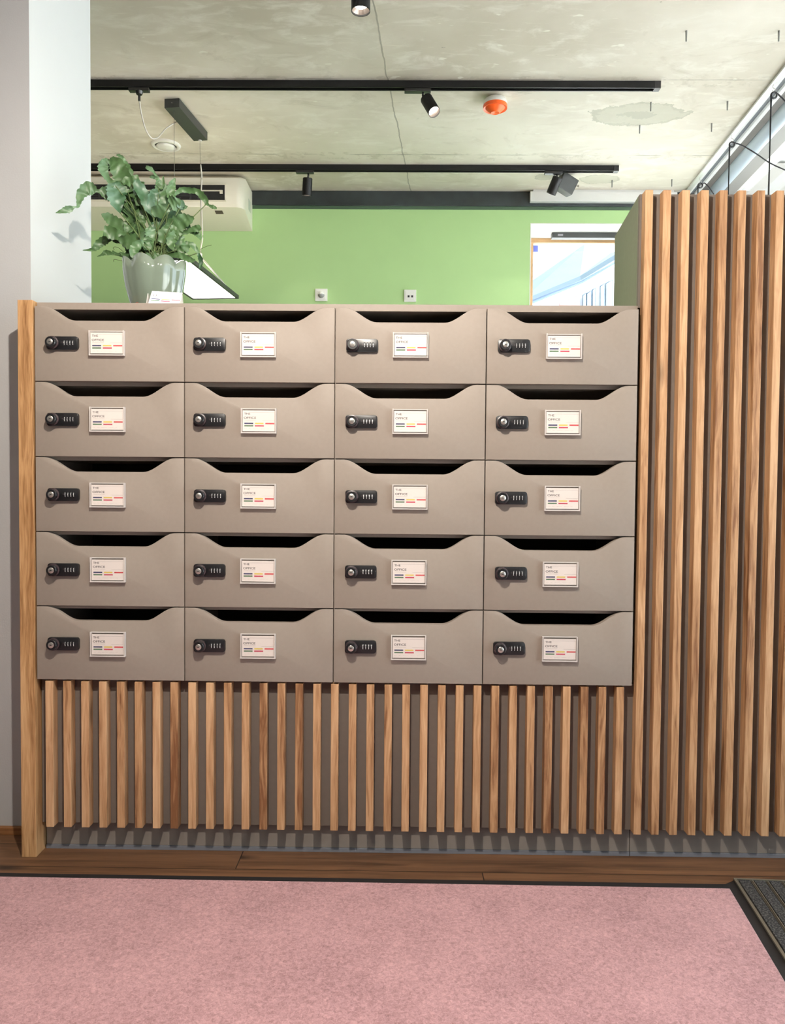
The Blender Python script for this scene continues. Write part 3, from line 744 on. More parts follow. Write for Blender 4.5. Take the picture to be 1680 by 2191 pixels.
# ------------------------------------------------------------------ slatted fronts
PF, PL, SY = 0.032, 0.0535, 0.0012
zs = atY(700, 1777.5, SY).z
SW = .0205
def slat_mesh(z0, z1):
    bm = bmesh.new(); box(bm, 0, SW, 0, PF-SY, z0, z1, bev=.0015); return bm
base = empty('slatted_cladding', (0.8, .06, 0)); tag(base, 'low taupe base panel with short vertical oak slats below the mailboxes', 'base panel')
XSEAM = atY(1347, 1815, PL).x
bm = bmesh.new(); box(bm, -.001, XSEAM+.0, PF, PF+.018, zs, ZB-.001, bev=.0006)
abs_child(obj('back_panel', bm, M['taupe_panel']), base)
bm = bmesh.new(); box(bm, .0, XSEAM-.0008, PL, PL+.018, .012, zs+.05, bev=.0008); abs_child(obj('plinth', bm, M['plinth']), base)
bm = bmesh.new(); box(bm, .0, XSEAM-.0008, PL-.003, PL+.018, 0, .0115, bev=.0008)
seal = M['seal'] = plain('grey_blue_seal', (112, 114, 120), .25, spec=.6)
abs_child(obj('plinth_seal', bm, seal), base)
bm = slat_mesh(0, ZB-.0035-zs); s0 = obj('slat', bm, M['slat'])
for i in range(33):
    px = 98.6+(1314.5-98.6)*i/32
    x = atY(px, 1772, SY).x
    o = s0 if i == 0 else s0.copy()
    if i: COL.objects.link(o)
    o.parent = base; o.matrix_parent_inverse = Matrix.Translation(-base.location); o.location = (x, SY, zs)
# tall screen
scr = empty('slatted_screen', (2.0, .2, 0)); tag(scr, 'tall cupboard screen faced with long vertical oak slats beside the mailboxes', 'screen')
xs = atY(1371.5, 560, SY).x+.0035
zt_ = atY(1500, 406.5, SY).z
XE = 2.46
sd = .35; sk = (atY(1315, 560, PF+sd).x-xs)/sd
bm = bmesh.new()
prism(bm, [(xs+.019, PF), (XE, PF), (XE, PF+.018), (xs+.019, PF+.018)], 'z', zs, zt_, bev=.0005)
abs_child(obj('front_panel', bm, M['taupe_panel']), scr)
bm = bmesh.new()
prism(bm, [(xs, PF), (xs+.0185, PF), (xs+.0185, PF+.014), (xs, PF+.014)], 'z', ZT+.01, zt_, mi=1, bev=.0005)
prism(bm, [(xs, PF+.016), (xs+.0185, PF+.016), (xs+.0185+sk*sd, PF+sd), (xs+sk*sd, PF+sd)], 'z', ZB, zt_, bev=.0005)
abs_child(obj('side_panel', bm, [M['taupe_bounce'], M['taupe_panel']]), scr)
bm = bmesh.new()
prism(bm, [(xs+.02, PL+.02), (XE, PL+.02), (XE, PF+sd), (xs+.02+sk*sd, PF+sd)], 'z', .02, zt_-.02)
abs_child(obj('body', bm, M['taupe_bounce']), scr)
bm = bmesh.new(); box(bm, XSEAM+.0008, XE, PL, PL+.018, .012, zs+.05, bev=.0008); abs_child(obj('plinth', bm, M['plinth']), scr)
bm = bmesh.new(); box(bm, XSEAM+.0008, XE, PL-.003, PL+.018, 0, .0115, bev=.0008); abs_child(obj('plinth_seal', bm, seal), scr)
bm = bmesh.new(); box(bm, XSEAM, xs+.0185, PF, PF+.018, zs, ZB-.001); abs_child(obj('filler_panel', bm, M['taupe_panel']), scr)
s1 = obj('slat', slat_mesh(0, zt_-zs), M['slat'])
tx = [1355.7, 1393.2, 1432.4, 1471.8, 1510.9, 1549.6, 1589, 1628.6, 1667.5]
xsl = [atY(p, 1790, SY).x for p in tx]; pit = (xsl[-1]-xsl[0])/8
while xsl[-1]+pit+SW < XE: xsl.append(xsl[-1]+pit)
for i, x in enumerate(xsl):
    o = s1 if i == 0 else s1.copy()
    if i: COL.objects.link(o)
    o.parent = scr; o.matrix_parent_inverse = Matrix.Translation(-scr.location); o.location = (x, SY, zs)
# oak end post
zp = atY(50, 641.5, -.001).z
bm = bmesh.new(); box(bm, -.0435, -.0035, -.0015, LWY-.001, 0, zp, bev=.0012)
tag(obj('end_post', bm, M['post']), 'full-height oak end post between the grey wall and the mailboxes', 'post')

# ------------------------------------------------------------------ rug and entrance mat
def Fl(px, py, z=0.0): return atZ(px, py, z)
RT = .011
p = Fl(1566, 1893); mdir = (Fl(1680, 2058)-Fl(1570.5, 1884.5)).normalized(); rdir = (Fl(1680, 2094, RT)-Fl(1566, 1903, RT)).normalized()
A = Fl(0, 1874.5, RT); B = Fl(1562, 1900, RT); e1 = (B-A).normalized()
rug = [A-e1*1.2, B, B+rdir*2.4, A-e1*1.2+Vector((0, -2.4, 0))]
bm = bmesh.new(); prism(bm, [(q.x, q.y) for q in rug], 'z', .0018, RT, bev=.004, segs=3)
tag(obj('pink_rug', bm, M['rug'], smooth=True), 'large pink felt rug lying on the wooden floor before the mailboxes', 'rug')
MA = Fl(1569.5, 1884.5)
off = Vector((0, .012, 0))
bm = bmesh.new()
u1 = [Fl(0, 1869.5)-e1*1.3, Fl(1552, 1893.0), MA+Vector((.001, -.001, 0)), MA+mdir*2.2+Vector((.001, 0, 0)), (A-e1*1.3)+Vector((0, -2.3, 0))]
prism(bm, [(q.x, q.y) for q in u1], 'z', 0.0002, .0016)
tag(obj('rug_underlay', bm, M['rubber']), 'thin black rubber edging around the pink rug', 'underlay')
# entrance mat: metal frame, carpet strips, metal bars
emat = empty('entrance_mat', (MA.x+.3, MA.y-.6, 0)); tag(emat, 'black entrance mat with carpet strips in a metal frame beside the rug', 'mat')
ex = (Fl(1680, 1889)-MA).normalized(); Wm, Lm, hz_ = .62, 1.9, .006
def mp4(u0, u1_, v0, v1): return [MA+ex*u+mdir*v for u, v in ((u0, v0), (u1_, v0), (u1_, v1), (u0, v1))]
def mbox(bm, u0, u1_, v0, v1, z0, z1, mi=0):
    q = mp4(u0, u1_, v0, v1); prism(bm, [(a.x, a.y) for a in q], 'z', z0, z1, mi=mi)
bm = bmesh.new(); mbox(bm, 0, Wm, 0, Lm, .0018, .003); abs_child(obj('mat_base', bm, M['rubber']), emat)
bm = bmesh.new(); mbox(bm, 0, .007, 0, Lm, .003, .008); mbox(bm, .007, Wm, 0, .006, .003, .008); mbox(bm, Wm-.007, Wm, .006, Lm, .003, .008); abs_child(obj('mat_frame', bm, M['matmetal']), emat)
bm = bmesh.new(); bm2 = bmesh.new(); u = .011
while u < Wm-.04:
    mbox(bm, u, u+.026, .010, Lm-.01, .003, .0085)
    mbox(bm2, u+.029, u+.033, .010, Lm-.01, .003, .0065, 0); mbox(bm2, u+.033, u+.035, .010, Lm-.01, .003, .0085, 1)
    u += .038
o = abs_child(obj('carpet_strips', bm, M['fleck']), emat)
o = abs_child(obj('metal_bars', bm2, [M['matgroove'], M['matmetal']]), emat)

# ------------------------------------------------------------------ card stand on the cabinet
SYc = .075
pc = atY(319, 619, SYc); ch = .055
st = empty('card_stand', (pc.x+.045, SYc, topz)); tag(st, 'clear acrylic card stand on the cabinet top before the plant pot', 'card stand')
bm = bmesh.new()
zc = pc.z-.052
tl = Matrix.Rotation(math.radians(-18), 4, 'X')
quadprism(bm, [(pc.x-.008, SYc-.004, topz+.001), (pc.x+.088, SYc-.004, topz+.001), (pc.x+.088, SYc+.020, pc.z-.008), (pc.x-.008, SYc+.020, pc.z-.008)], (0, .002, 0))
quadprism(bm, [(pc.x-.008, SYc-.006, topz), (pc.x+.088, SYc-.006, topz), (pc.x+.088, SYc+.04, topz), (pc.x-.008, SYc+.04, topz)], (0, 0, .002))
quadprism(bm, [(pc.x-.008, SYc-.004, topz+.002), (pc.x-.008, SYc+.03, topz+.002), (pc.x-.008, SYc+.012, pc.z-.008)], (.002, 0, 0), mi=1)
quadprism(bm, [(pc.x+.086, SYc-.004, topz+.002), (pc.x+.086, SYc+.03, topz+.002), (pc.x+.086, SYc+.012, pc.z-.008)], (.002, 0, 0), mi=1)
abs_child(obj('stand_body', bm, [M['acrylic'], M['acrylic_edge']]), st)
k = obj('name_card', card_mesh(True), card_mats); k.location = (pc.x, SYc-.012, topz+.0035); k.rotation_euler = (math.radians(-33), math.radians(3.0), 0)
tag(k, 'white name card leaning in the clear stand below the plant', 'name card')

# ------------------------------------------------------------------ potted fern
PY = .215
pl_, pr_ = atY(263.5, 590, PY), atY(399, 590, PY); pcx = (pl_.x+pr_.x)/2; PR = (pr_.x-pl_.x)/2
prim = atY(332, 566, PY).z
fern = empty('potted_fern', (pcx, PY, topz)); tag(fern, 'blue-green fern in a scalloped sage pot on the cabinet top', 'plant')
H = prim-topz
def scal(a, k):
    lobes = 8; s = abs(math.cos(a*lobes/2+.5))
    amp = [0, .01, .02, .035, .045, .05, .05, .045, .03][k] if k < 9 else 0
    return (1-amp*(1-s)*1.3, (.018*s-.010) if k in (5, 6) else (.006*s if k in (4, 7) else 0))
bm = bmesh.new()
prof = [(PR*.50, 0), (PR*.62, .006), (PR*.78, H*.28), (PR*.91, H*.55), (PR*.985, H*.80), (PR*1.0, H*1.0), (PR*.965, H*1.0), (PR*.93, H*.8), (PR*.84, H*.55)]
rings = lathe(bm, prof, (pcx, PY, topz), seg=96, rfun=scal)
bm.faces.new(rings[0][::-1])
abs_child(obj('pot', bm, M['pot'], smooth='all'), fern)
bm = bmesh.new(); lathe(bm, [(.001, H*.70), (PR*.70, H*.70), (PR*.74, H*.78), (PR*.78, H*.78), (PR*.72, H*.2)], (pcx, PY, topz), seg=40)
abs_child(obj('inner_pot', bm, M['terracotta'], smooth=True), fern)
bm = bmesh.new(); rr = lathe(bm, [(.001, H*.76), (PR*.3, H*.78), (PR*.70, H*.75), (PR*.72, H*.70)], (pcx, PY, topz), seg=32, rfun=lambda a, k: (1, .004*math.sin(5*a+k)))
abs_child(obj('soil', bm, M['soil'], smooth='all'), fern)

leaves = bmesh.new(); stems = bmesh.new()
lr = random.Random(11)
def frond(pts, ws, dy0=0.0, dy1=0.0, tilt=0.0, curl=0.25, stem=True):
    """blade along an image centreline; ws are widths in photo pixels; dy offsets move it in depth"""
    n = len(pts); raw = [(p[0], p[1], w_, dy0+(dy1-dy0)*i/(n-1)) for i, (p, w_) in enumerate(zip(pts, ws))]
    sp = spline(raw, 6); P3 = [atY(a, b_, PY+d) for a, b_, w_, d in sp]; K = len(sp)
    prev = None; ph = lr.uniform(0, 6)
    for i in range(K):
        t = (P3[min(i+1, K-1)]-P3[max(i-1, 0)]).normalized()
        view = (P3[i]-CAM).normalized(); side = t.cross(view).normalized()
        tw = tilt+.25*math.sin(ph+i*.5)
        s2 = (side*math.cos(tw)+view*math.sin(tw)).normalized(); nrm = t.cross(s2).normalized()
        wm = max(.3, sp[i][2]*(1+.10*math.sin(i*1.7+ph)))/735*.60/max(.55, math.cos(tw))
        row = []
        for u in (-1, -.5, 0, .5, 1):
            ww = wm*(1+(.05*math.sin(i*2.3+ph+u) if abs(u) == 1 else 0))
            row.append(leaves.verts.new(P3[i]+s2*u*ww+nrm*(curl*wm*(u*u)+.08*wm*math.sin(i*1.1+u*2+ph))))
        if prev:
            for j in range(4): leaves.faces.new((prev[j], prev[j+1], row[j+1], row[j]))
        prev = row
    if stem:
        b0 = P3[0]; root = Vector((pcx+lr.uniform(-.03, .03), PY+lr.uniform(-.025, .025), topz+H*.78))
        midp = (b0+root)/2+Vector((lr.uniform(-.008, .008), lr.uniform(-.01, .01), .01)); midp.x = midp.x*.7+root.x*.3
        tube(stems, spline([tuple(root), tuple(midp), tuple(b0)], 5), .0013, seg=6)
L_ = [
 ([(262,432),(240,416),(222,411),(209,408.5),(199,405),(186,404),(174,415),(169,432),(166,442),(160,443),(148,447),(136,451),(119,455.5)], [12,26,19,5,20,21,17,9,5,3,12,9,1], .0, -.06),
 ([(257,456),(252,440),(249,422),(246,405),(241,391)], [2,20,32,30,18], -.03, -.02),
 ([(246,396),(234,386),(225,374),(221,362),(221,352),(227,345),(235,344)], [14,9,13,18,17,11,5], -.02, .0),
 ([(274,412),(266,385),(256,366),(246,350),(234,343)], [20,30,30,26,10], .0, -.01),
 ([(274,418),(273,392),(270,366),(264,350),(262,338),(255,333),(249,332)], [20,24,22,14,7,5,2], .02, .03),
 ([(294,474),(288,448),(280,425),(268,404)], [14,46,52,26], .03, .05),
 ([(296,470),(280,462),(268,448),(262,436)], [16,20,16,3], .02, .04),
 ([(300,468),(305,450),(302,428),(306,410)], [14,18,22,6], .04, .05),
 ([(290,474),(296,478),(304,470),(310,462)], [8,18,16,5], .02, .02),
 ([(276,420),(282,400),(288,388),(294,374)], [22,30,22,3], .01, .02),
 ([(282,392),(272,388),(262,392)], [16,14,6], -.01, -.01),
 ([(300,440),(296,415),(298,398),(309,390)], [14,20,14,3], .02, .0),
 ([(332,462),(322,445),(308,420),(296,398),(290,384)], [10,20,20,18,6], .0, -.01),
 ([(322,446),(326,428),(332,412),(334,404)], [12,19,17,3], .0, .01),
 ([(324,450),(340,451),(352,446),(362,437)], [12,22,20,6], -.01, -.02),
 ([(345,470),(348,445),(345,420),(343,400),(339,388)], [26,28,24,20,10], .02, .02),
 ([(340,392),(336,380),(330,370),(322,362),(312,357)], [10,6,4,8,5], .02, .03),
 ([(340,402),(348,392),(350,376)], [12,8,1], .01, .01),
 ([(336,382),(328,378),(320,380)], [5,7,2], .02, .02),
 ([(366,424),(365,408),(368,394),(375,381)], [14,15,12,2], -.01, -.01),
 ([(362,436),(369,434),(378,432),(386,428)], [12,26,20,5], -.03, -.03),
 ([(374,436),(386,441),(394,443),(402,441.5)], [18,16,10,1], -.01, -.01),
 ([(384,446),(388,436),(386,428)], [10,13,4], -.02, -.02),
 ([(370,422),(377,413),(388,406.5),(404,406),(420,409),(432,417),(440,428),(443,438)], [3,6,9,10,10,12,10,6], .0, .03),
 ([(442,436),(448,440),(456,443),(464,446)], [6,4,7,3], .03, .03),
 ([(352,500),(358,480),(364,462),(368,448)], [20,30,28,10], .02, .03),
 ([(372,490),(380,470),(378,452),(374,446)], [12,20,14,4], .04, .04),
 ([(358,492),(374,481),(390,473),(404,469),(415,465)], [14,26,26,18,4], -.01, -.02),
 ([(360,498),(378,500),(396,497),(410,492),(421,489),(429,485)], [8,9,8,8,12,8], .01, .0),
 ([(398,496),(410,495),(420,499),(427,507),(429,514)], [6,9,10,8,1], .02, .01),
 ([(392,474),(402,484),(408,490)], [10,10,2], .02, .02),
 ([(346,520),(352,500),(362,490),(372,490),(380,496)], [12,18,14,10,6], -.02, -.01),
 ([(372,536),(366,522),(370,508),(380,500),(390,498)], [3,14,18,14,4], -.03, -.02),
 ([(376,536),(382,526),(388,515),(394,505)], [4,12,10,3], -.01, -.0),
 ([(378,534),(390,534),(398,524),(401,516)], [4,16,14,4], -.02, -.02),
 ([(400,520),(410,524),(418,531),(424,541)], [6,9,8,5], .0, .01),
 ([(424,541),(429,553),(430,564),(428,575)], [4,8,7,2], .01, .0),
 ([(356,548),(372,546),(386,547),(398,552),(408,557),(418,556)], [4,8,11,10,9,3], -.02, -.03),
 ([(360,556),(380,534),(396,532)], [3,7,3], .02, .02),
 ([(276,497),(256,484),(240,472),(228,464),(217,458)], [10,22,20,14,2], -.01, .0),
 ([(272,498),(275,484),(277,474),(272,466)], [10,16,15,6], -.02, -.02),
 ([(262,482),(252,474),(243,466)], [10,10,2], .01, .01),
 ([(292,510),(272,508),(254,503),(238,498),(222,494)], [14,20,18,22,16], -.01, -.03),
 ([(240,508),(228,512),(216,518),(206,528),(196,534),(177,535.5)], [8,14,15,12,6,1], .01, .0),
 ([(240,512),(248,516),(258,519)], [5,7,3], .01, .01),
 ([(296,532),(284,522),(268,514),(254,512)], [12,24,20,8], -.03, -.03),
 ([(286,492),(278,486),(268,488)], [18,14,6], -.02, -.01),
 ([(304,515),(298,500),(296,488),(290,482)], [20,30,24,10], .0, .01),
 ([(300,494),(304,488),(300,480)], [10,14,5], .02, .02),
 ([(304,528),(314,520),(310,508)], [14,24,12], -.03, -.03),
 ([(318,524),(322,508),(320,494),(316,487)], [10,17,18,8], -.02, -.02),
 ([(308,522),(298,522),(289,532),(286,544),(290,554)], [8,14,16,14,4], -.05, -.06),
 ([(310,538),(318,524),(326,516)], [10,20,6], -.02, -.03),
 ([(290,560),(280,552),(264,546),(250,543),(240,538)], [8,9,8,4,5], -.01, -.0),
 ([(244,545),(234,541),(226,541),(218,545),(208,549)], [3,8,9,4,1], .0, .0),
 ([(276,556),(266,546),(256,539)], [8,7,1], -.02, -.02),
 ([(288,562),(280,548),(274,536),(268,534)], [8,12,12,3], .0, .0),
 ([(302,562),(296,550),(306,546),(318,548)], [6,18,18,5], .01, .0),
 ([(296,566),(305,556),(320,552),(330,556)], [6,14,16,8], -.03, -.03),
 ([(330,562),(338,554),(346,548)], [8,18,8], -.04, -.04),
 ([(322,542),(330,548),(336,556)], [10,14,4], -.02, -.02),
 ([(333,500),(330,480),(324,462),(318,452)], [12,18,20,8], .03, .03),
 ([(338,505),(342,488),(340,470)], [8,14,10], .02, .02),
 ([(332,500),(326,488),(330,476)], [8,14,4], .0, .0),
 ([(300,476),(310,492),(320,498)], [4,8,3], .05, .05),
]
for pts, ws, a, b_ in L_: frond(pts, ws, a, b_, tilt=lr.uniform(-.35, .35))
for k in range(26):        # inner leaves filling the clump
    a = lr.uniform(-1, 1); x = 330+a*46; y = 548-abs(lr.gauss(0, 1))*34; ln = lr.uniform(14, 30); an = -math.pi/2+a*.9+lr.uniform(-.5, .5)
    pts = [(x, y), (x+math.cos(an)*ln*.5, y+math.sin(an)*ln*.5), (x+math.cos(an)*ln, y+math.sin(an)*ln+4)]
    frond(pts, [4, lr.uniform(9, 16), 2], lr.uniform(-.03, .06), lr.uniform(-.03, .07), tilt=lr.uniform(-.5, .5))
for k in range(14):
    x0 = 318+lr.uniform(0, 62); y0 = 500-lr.uniform(0, 20)
    q = atY(x0, y0, PY+lr.uniform(-.02, .05)); root = Vector((pcx+lr.uniform(-.045, .05), PY+lr.uniform(-.03, .03), topz+H*.78))
    tube(stems, spline([tuple(root), tuple((root+q)/2+Vector((lr.uniform(-.006, .006), 0, 0))), tuple(q)], 4), .0011, seg=5)
for pts in ([(265,540),(255,531),(246,528),(242,531),(245,534)], [(290,560),(262,558),(245,555),(243,560)], [(428,534),(440,528),(453,524)]):
    tube(stems, spline([tuple(atY(a, b_, PY)) for a, b_ in pts], 4), .0008, seg=5)
abs_child(obj('fern_fronds', leaves, M['leaf'], smooth='all'), fern)
abs_child(obj('fern_stems', stems, M['stem']), fern)

# ------------------------------------------------------------------ ceiling fixtures
def track(px0, px1, py_top, name_label, xleft):
    a = atZ(1000, py_top, CEIL); y = a.y
    x1 = atY(px1, py_top+9, y).x
    t = empty('lighting_track', (x1-1, y, CEIL-.034)); tag(t, name_label, 'lighting track', 'black ceiling tracks')
    bm = bmesh.new()
    # channel profile open at the bottom
    W2 = .018; prism(bm, [(y-W2, CEIL), (y+W2, CEIL), (y+W2, CEIL-.034), (y+W2-.006, CEIL-.034), (y+W2-.006, CEIL-.02), (y-W2+.006, CEIL-.02), (y-W2+.006, CEIL-.034), (y-W2, CEIL-.034)], 'x', xleft, x1-.03)
    abs_child(obj('track_profile', bm, M['blackmetal']), t)
    bm = bmesh.new(); box(bm, x1-.03, x1, y-W2-.001, y+W2+.001, CEIL-.035, CEIL-.0005, bev=.001); abs_child(obj('end_cap', bm, M['black']), t)
    return y, x1
TY1, TX1 = track(190, 1412, 176, 'black ceiling lighting track nearer the mailboxes', -2.6)
TY2, TX2 = track(190, 1323, 355, 'black ceiling lighting track nearer the green wall', -2.6)
TY0 = TY1-(TY2-TY1)*.98
t = empty('lighting_track', (0, TY0, CEIL-.034)); tag(t, 'black ceiling lighting track above the mailbox cabinet', 'lighting track', 'black ceiling tracks')
bm = bmesh.new(); box(bm, -2.6, 2.3, TY0-.018, TY0+.018, CEIL-.034, CEIL); abs_child(obj('track_profile', bm, M['blackmetal']), t)

def spotlight(label, x, y, zt0, p_top, p_bot, R, lens=True, energy=0, cone=60, blend=.4, adapter=.11, target=None):
    """p_top/p_bot: 3D centres of the lamp cylinder's two ends"""
    root = empty('track_spotlight', (x, y, CEIL-.034)); tag(root, label, 'spotlight', 'black spotlights on the ceiling tracks')
    bm = bmesh.new(); box(bm, x-adapter*.7, x+adapter*.3, y-.016, y+.016, zt0-.016, zt0, bev=.003); abs_child(obj('track_adapter', bm, M['black']), root)
    bm = bmesh.new(); d = (p_bot-p_top).normalized()
    tube(bm, [Vector((x, y, zt0-.014)), Vector((x, y, zt0-.03)), p_top+d*.01], .006); abs_child(obj('joint', bm, M['black']), root)
    bm = bmesh.new(); Lc = (p_bot-p_top).length
    lathe(bm, [(.001, 0), (R*.9, 0), (R, R*.12), (R, Lc), (R*.93, Lc), (R*.93, Lc-.012)], p_top, axis=d, seg=40)
    hs = abs_child(obj('lamp_housing', bm, M['blackmetal'], smooth=True), root)
    bm = bmesh.new(); lathe(bm, [(R*.93, Lc-.006), (R*.66, Lc-.022)], p_top, axis=d, seg=40); abs_child(obj('reflector', bm, M['ring'], smooth=True), root)
    bm = bmesh.new(); rg = lathe(bm, [(.001, Lc-.021), (R*.68, Lc-.021)], p_top, axis=d, seg=32)
    abs_child(obj('lens', bm, M['lens']), root)
    if energy:
        s = spot('spot_beam', p_bot+d*.004, target if target else p_bot+d, energy, WARM, cone, blend, .02)
    return root
# lamp A: above the cabinet, pointing straight down
pa = atY(772, 14, TY0); Ra = (atY(792.5, 14, TY0).x-atY(751.8, 14, TY0).x)/2
pb = atY(772, 17, TY0)
spotlight('cylindrical track spotlight shining straight down above the cabinet', pa.x, TY0, CEIL-.034, Vector((pa.x, TY0, pb.z+.15)), Vector((pa.x, TY0, pb.z-.012)), Ra, energy=5, cone=70)
# lamp B: on the nearer track, tilted towards the camera and the window side
b0 = atY(912, 211, TY1); b1 = atY(929.5, 240, TY1-.05)
spotlight('tilted track spotlight with its lit lens showing, beside the orange detector', atY(905, 195, TY1).x, TY1, CEIL-.034, b0, b1, .030, energy=14, cone=60, adapter=.13)
# lamp C: rear track, upright
c0 = atY(658.5, 381, TY2); c1 = atY(656.5, 419, TY2+.02)
spotlight('upright black spotlight on the rear track above the green wall', atY(660, 370, TY2).x, TY2, CEIL-.034, c0, c1, .030, energy=4, cone=70, target=Vector((c0.x-.1, BACKY, .9)))
# lamp D: rear track, leaning
d0 = atY(1194, 379, TY2); d1 = atY(1179, 415, TY2+.03)
spotlight('leaning cylindrical spotlight at the end of the rear track', atY(1192, 370, TY2).x, TY2, CEIL-.034, d0, d1, .0305, energy=4, cone=70, target=Vector((d0.x-.5, BACKY, .9)))
# emergency box lamp beside D
root = empty('box_spotlight', tuple(atY(1210, 375, TY2+.1))); tag(root, 'square dark grey box lamp hanging behind the leaning spotlight', 'lamp')
bm = bmesh.new(); cc = atY(1211, 395, TY2+.12); box(bm, -.055, .055, -.04, .04, -.05, .05, bev=.004)
ob = abs_child(obj('lamp_box', bm, M['darkbox']), root); ob.matrix_parent_inverse = Matrix(); ob.location = cc-root.location; ob.rotation_euler = (math.radians(10), math.radians(24), math.radians(18))
bm = bmesh.new(); tt = cc+Vector((.0, 0, .05)); tube(bm, [tt, Vector((tt.x-.02, tt.y, (CEIL+tt.z)/2)), Vector((tt.x, tt.y-.0, CEIL))], .007); abs_child(obj('bracket', bm, M['silver']), root)
bm = bmesh.new(); q = cc+Vector((.065, -.03, -.02)); lathe(bm, [(.001, 0), (.008, .0), (.008, .01)], q, axis=(1, -.3, -.3), seg=16); abs_child(obj('knob', bm, M['silver']), root)

# orange detector
yy = atZ(1060, 199, CEIL).y+.045
pz = lambda py, r=.058: atY(1060, py, yy-r).z
wx = lambda half: (atY(1060+half, 215, yy).x-atY(1060-half, 215, yy).x)/2
root = empty('alarm_beacon', (atY(1060, 210, yy).x, yy, CEIL)); tag(root, 'orange alarm beacon on a white base under the concrete ceiling', 'alarm')
cxx = root.location.x
bm = bmesh.new(); lathe(bm, [(.001, CEIL), (wx(13), CEIL), (wx(13), pz(202, .03)), (wx(23), pz(202)), (wx(25.5), pz(208)), (wx(25.5), pz(213)), (wx(24), pz(214))], (cxx, yy, 0), seg=40); abs_child(obj('base', bm, M['white'], smooth=True), root)
bm = bmesh.new(); lathe(bm, [(wx(25), pz(212)), (wx(26), pz(215)), (wx(25.5), pz(221)), (wx(21), pz(222, .045)), (wx(19), pz(224, .045)), (wx(9), pz(240, .01)), (.001, pz(240, .0))], (cxx, yy, 0), seg=40); abs_child(obj('dome', bm, M['orange'], smooth=True), root)
# round vent
pv = atZ(355, 310, CEIL); Rv = (atZ(386, 310, CEIL).x-atZ(324, 310, CEIL).x)/2
root = empty('ceiling_vent', tuple(pv)); tag(root, 'round white air valve in the concrete ceiling above the plant', 'vent')
bm = bmesh.new(); lathe(bm, [(Rv*.72, -.002), (Rv*.78, -.014), (Rv*.96, -.008), (Rv, -.0)], pv, seg=48); abs_child(obj('rim', bm, M['white'], smooth='all'), root)
bm = bmesh.new(); lathe(bm, [(.001, -.022), (Rv*.5, -.020), (Rv*.64, -.014), (Rv*.62, -.008)], pv, seg=48); abs_child(obj('disc', bm, M['white'], smooth='all'), root)
bm = bmesh.new(); lathe(bm, [(.001, -.001), (Rv*.74, -.001)], pv, seg=48); abs_child(obj('throat', bm, M['acdark']), root)
# anchors
for (px, py, lab) in ((1469, 66, 'steel stub in the ceiling, nearest the camera over the screen'), (1667, 66, 'steel stub in the ceiling nearest the end of the curtain rail'),
                      (1393, 219, 'steel stub hanging in the grey repair patch of the ceiling'), (1557, 217, 'steel stub in the ceiling closest to the white curtain rail, alone'),
                      (1369, 268, 'steel stub at the rear edge of the grey repair patch'), (1523, 264, 'steel stub in the ceiling midway between repair patch and curtain rail'),
                      (1310, 386, 'steel stub in the ceiling just beyond the rear track end'), (1438, 384, 'steel stub in the ceiling above the top of the slatted screen')):
    p = atZ(px, py, CEIL); bm = bmesh.new(); cyl(bm, p, p-Vector((0, 0, .045)), .0045, .003, seg=10)
    tag(obj('ceiling_anchor', bm, M['anchor']), lab, 'anchor', 'steel anchor stubs in the ceiling')

# pendant lamp
root = empty('pendant_lamp', tuple(atZ(400, 250, CEIL))); tag(root, 'long black pendant lamp with a glowing white panel hung behind the plant', 'pendant lamp')
zc_ = 2.955
P1 = atZ(352, 231, zc_); P2 = atZ(385, 231, zc_); P3 = atZ(445, 302, zc_); P4 = atZ(415, 302, zc_)
ax = ((P4-P1)+(P3-P2)).normalized(); Wc = (P2-P1).length; sdv = Vector((ax.y, -ax.x, 0)); Lc_ = ((P4-P1).length+(P3-P2).length)/2
bm = bmesh.new(); quadprism(bm, [P1, P1+sdv*Wc, P1+sdv*Wc+ax*Lc_, P1+ax*Lc_], (0, 0, CEIL-zc_)); abs_child(obj('canopy', bm, M['darkbox']), root)
bm = bmesh.new(); q = P1+sdv*Wc*.52; lathe(bm, [(.001, 0), (.003, 0), (.003, .004)], (q.x, q.y-.003, zc_+.022), axis=(0, -1, 0), seg=12); abs_child(obj('screw', bm, M['silver']), root)
ZL = 2.17
q1 = atZ(404, 555, ZL); q2 = atZ(511, 639.5, ZL); q3 = atZ(407.5, 638.5, ZL)
axl = (q2-q1).normalized(); sl = Vector((-axl.y, axl.x, 0)); Wl = abs((q3-q2).dot(sl))
if (q3-q2).dot(sl) < 0: sl = -sl
c4 = [q1, q2, q2+sl*Wl, q1+sl*Wl]
bm = bmesh.new()
def inset(c4, d):
    a = (c4[1]-c4[0]).normalized(); s_ = (c4[3]-c4[0]).normalized()
    return [c4[0]+a*d+s_*d, c4[1]-a*d+s_*d, c4[2]-a*d-s_*d, c4[3]+a*d-s_*d]
fw = .014; ins = inset(c4, fw)
for i in range(4): quadprism(bm, [c4[i], c4[(i+1) % 4], ins[(i+1) % 4], ins[i]], (0, 0, .022))
quadprism(bm, [v+Vector((0, 0, .018)) for v in ins], (0, 0, .006))
abs_child(obj('lamp_frame', bm, M['darkbox']), root)
bm = bmesh.new(); quadprism(bm, [v+Vector((0, 0, .004)) for v in ins], (0, 0, .008)); abs_child(obj('diffuser', bm, M['panelglow']), root)
cpl = (c4[0]+c4[2])/2
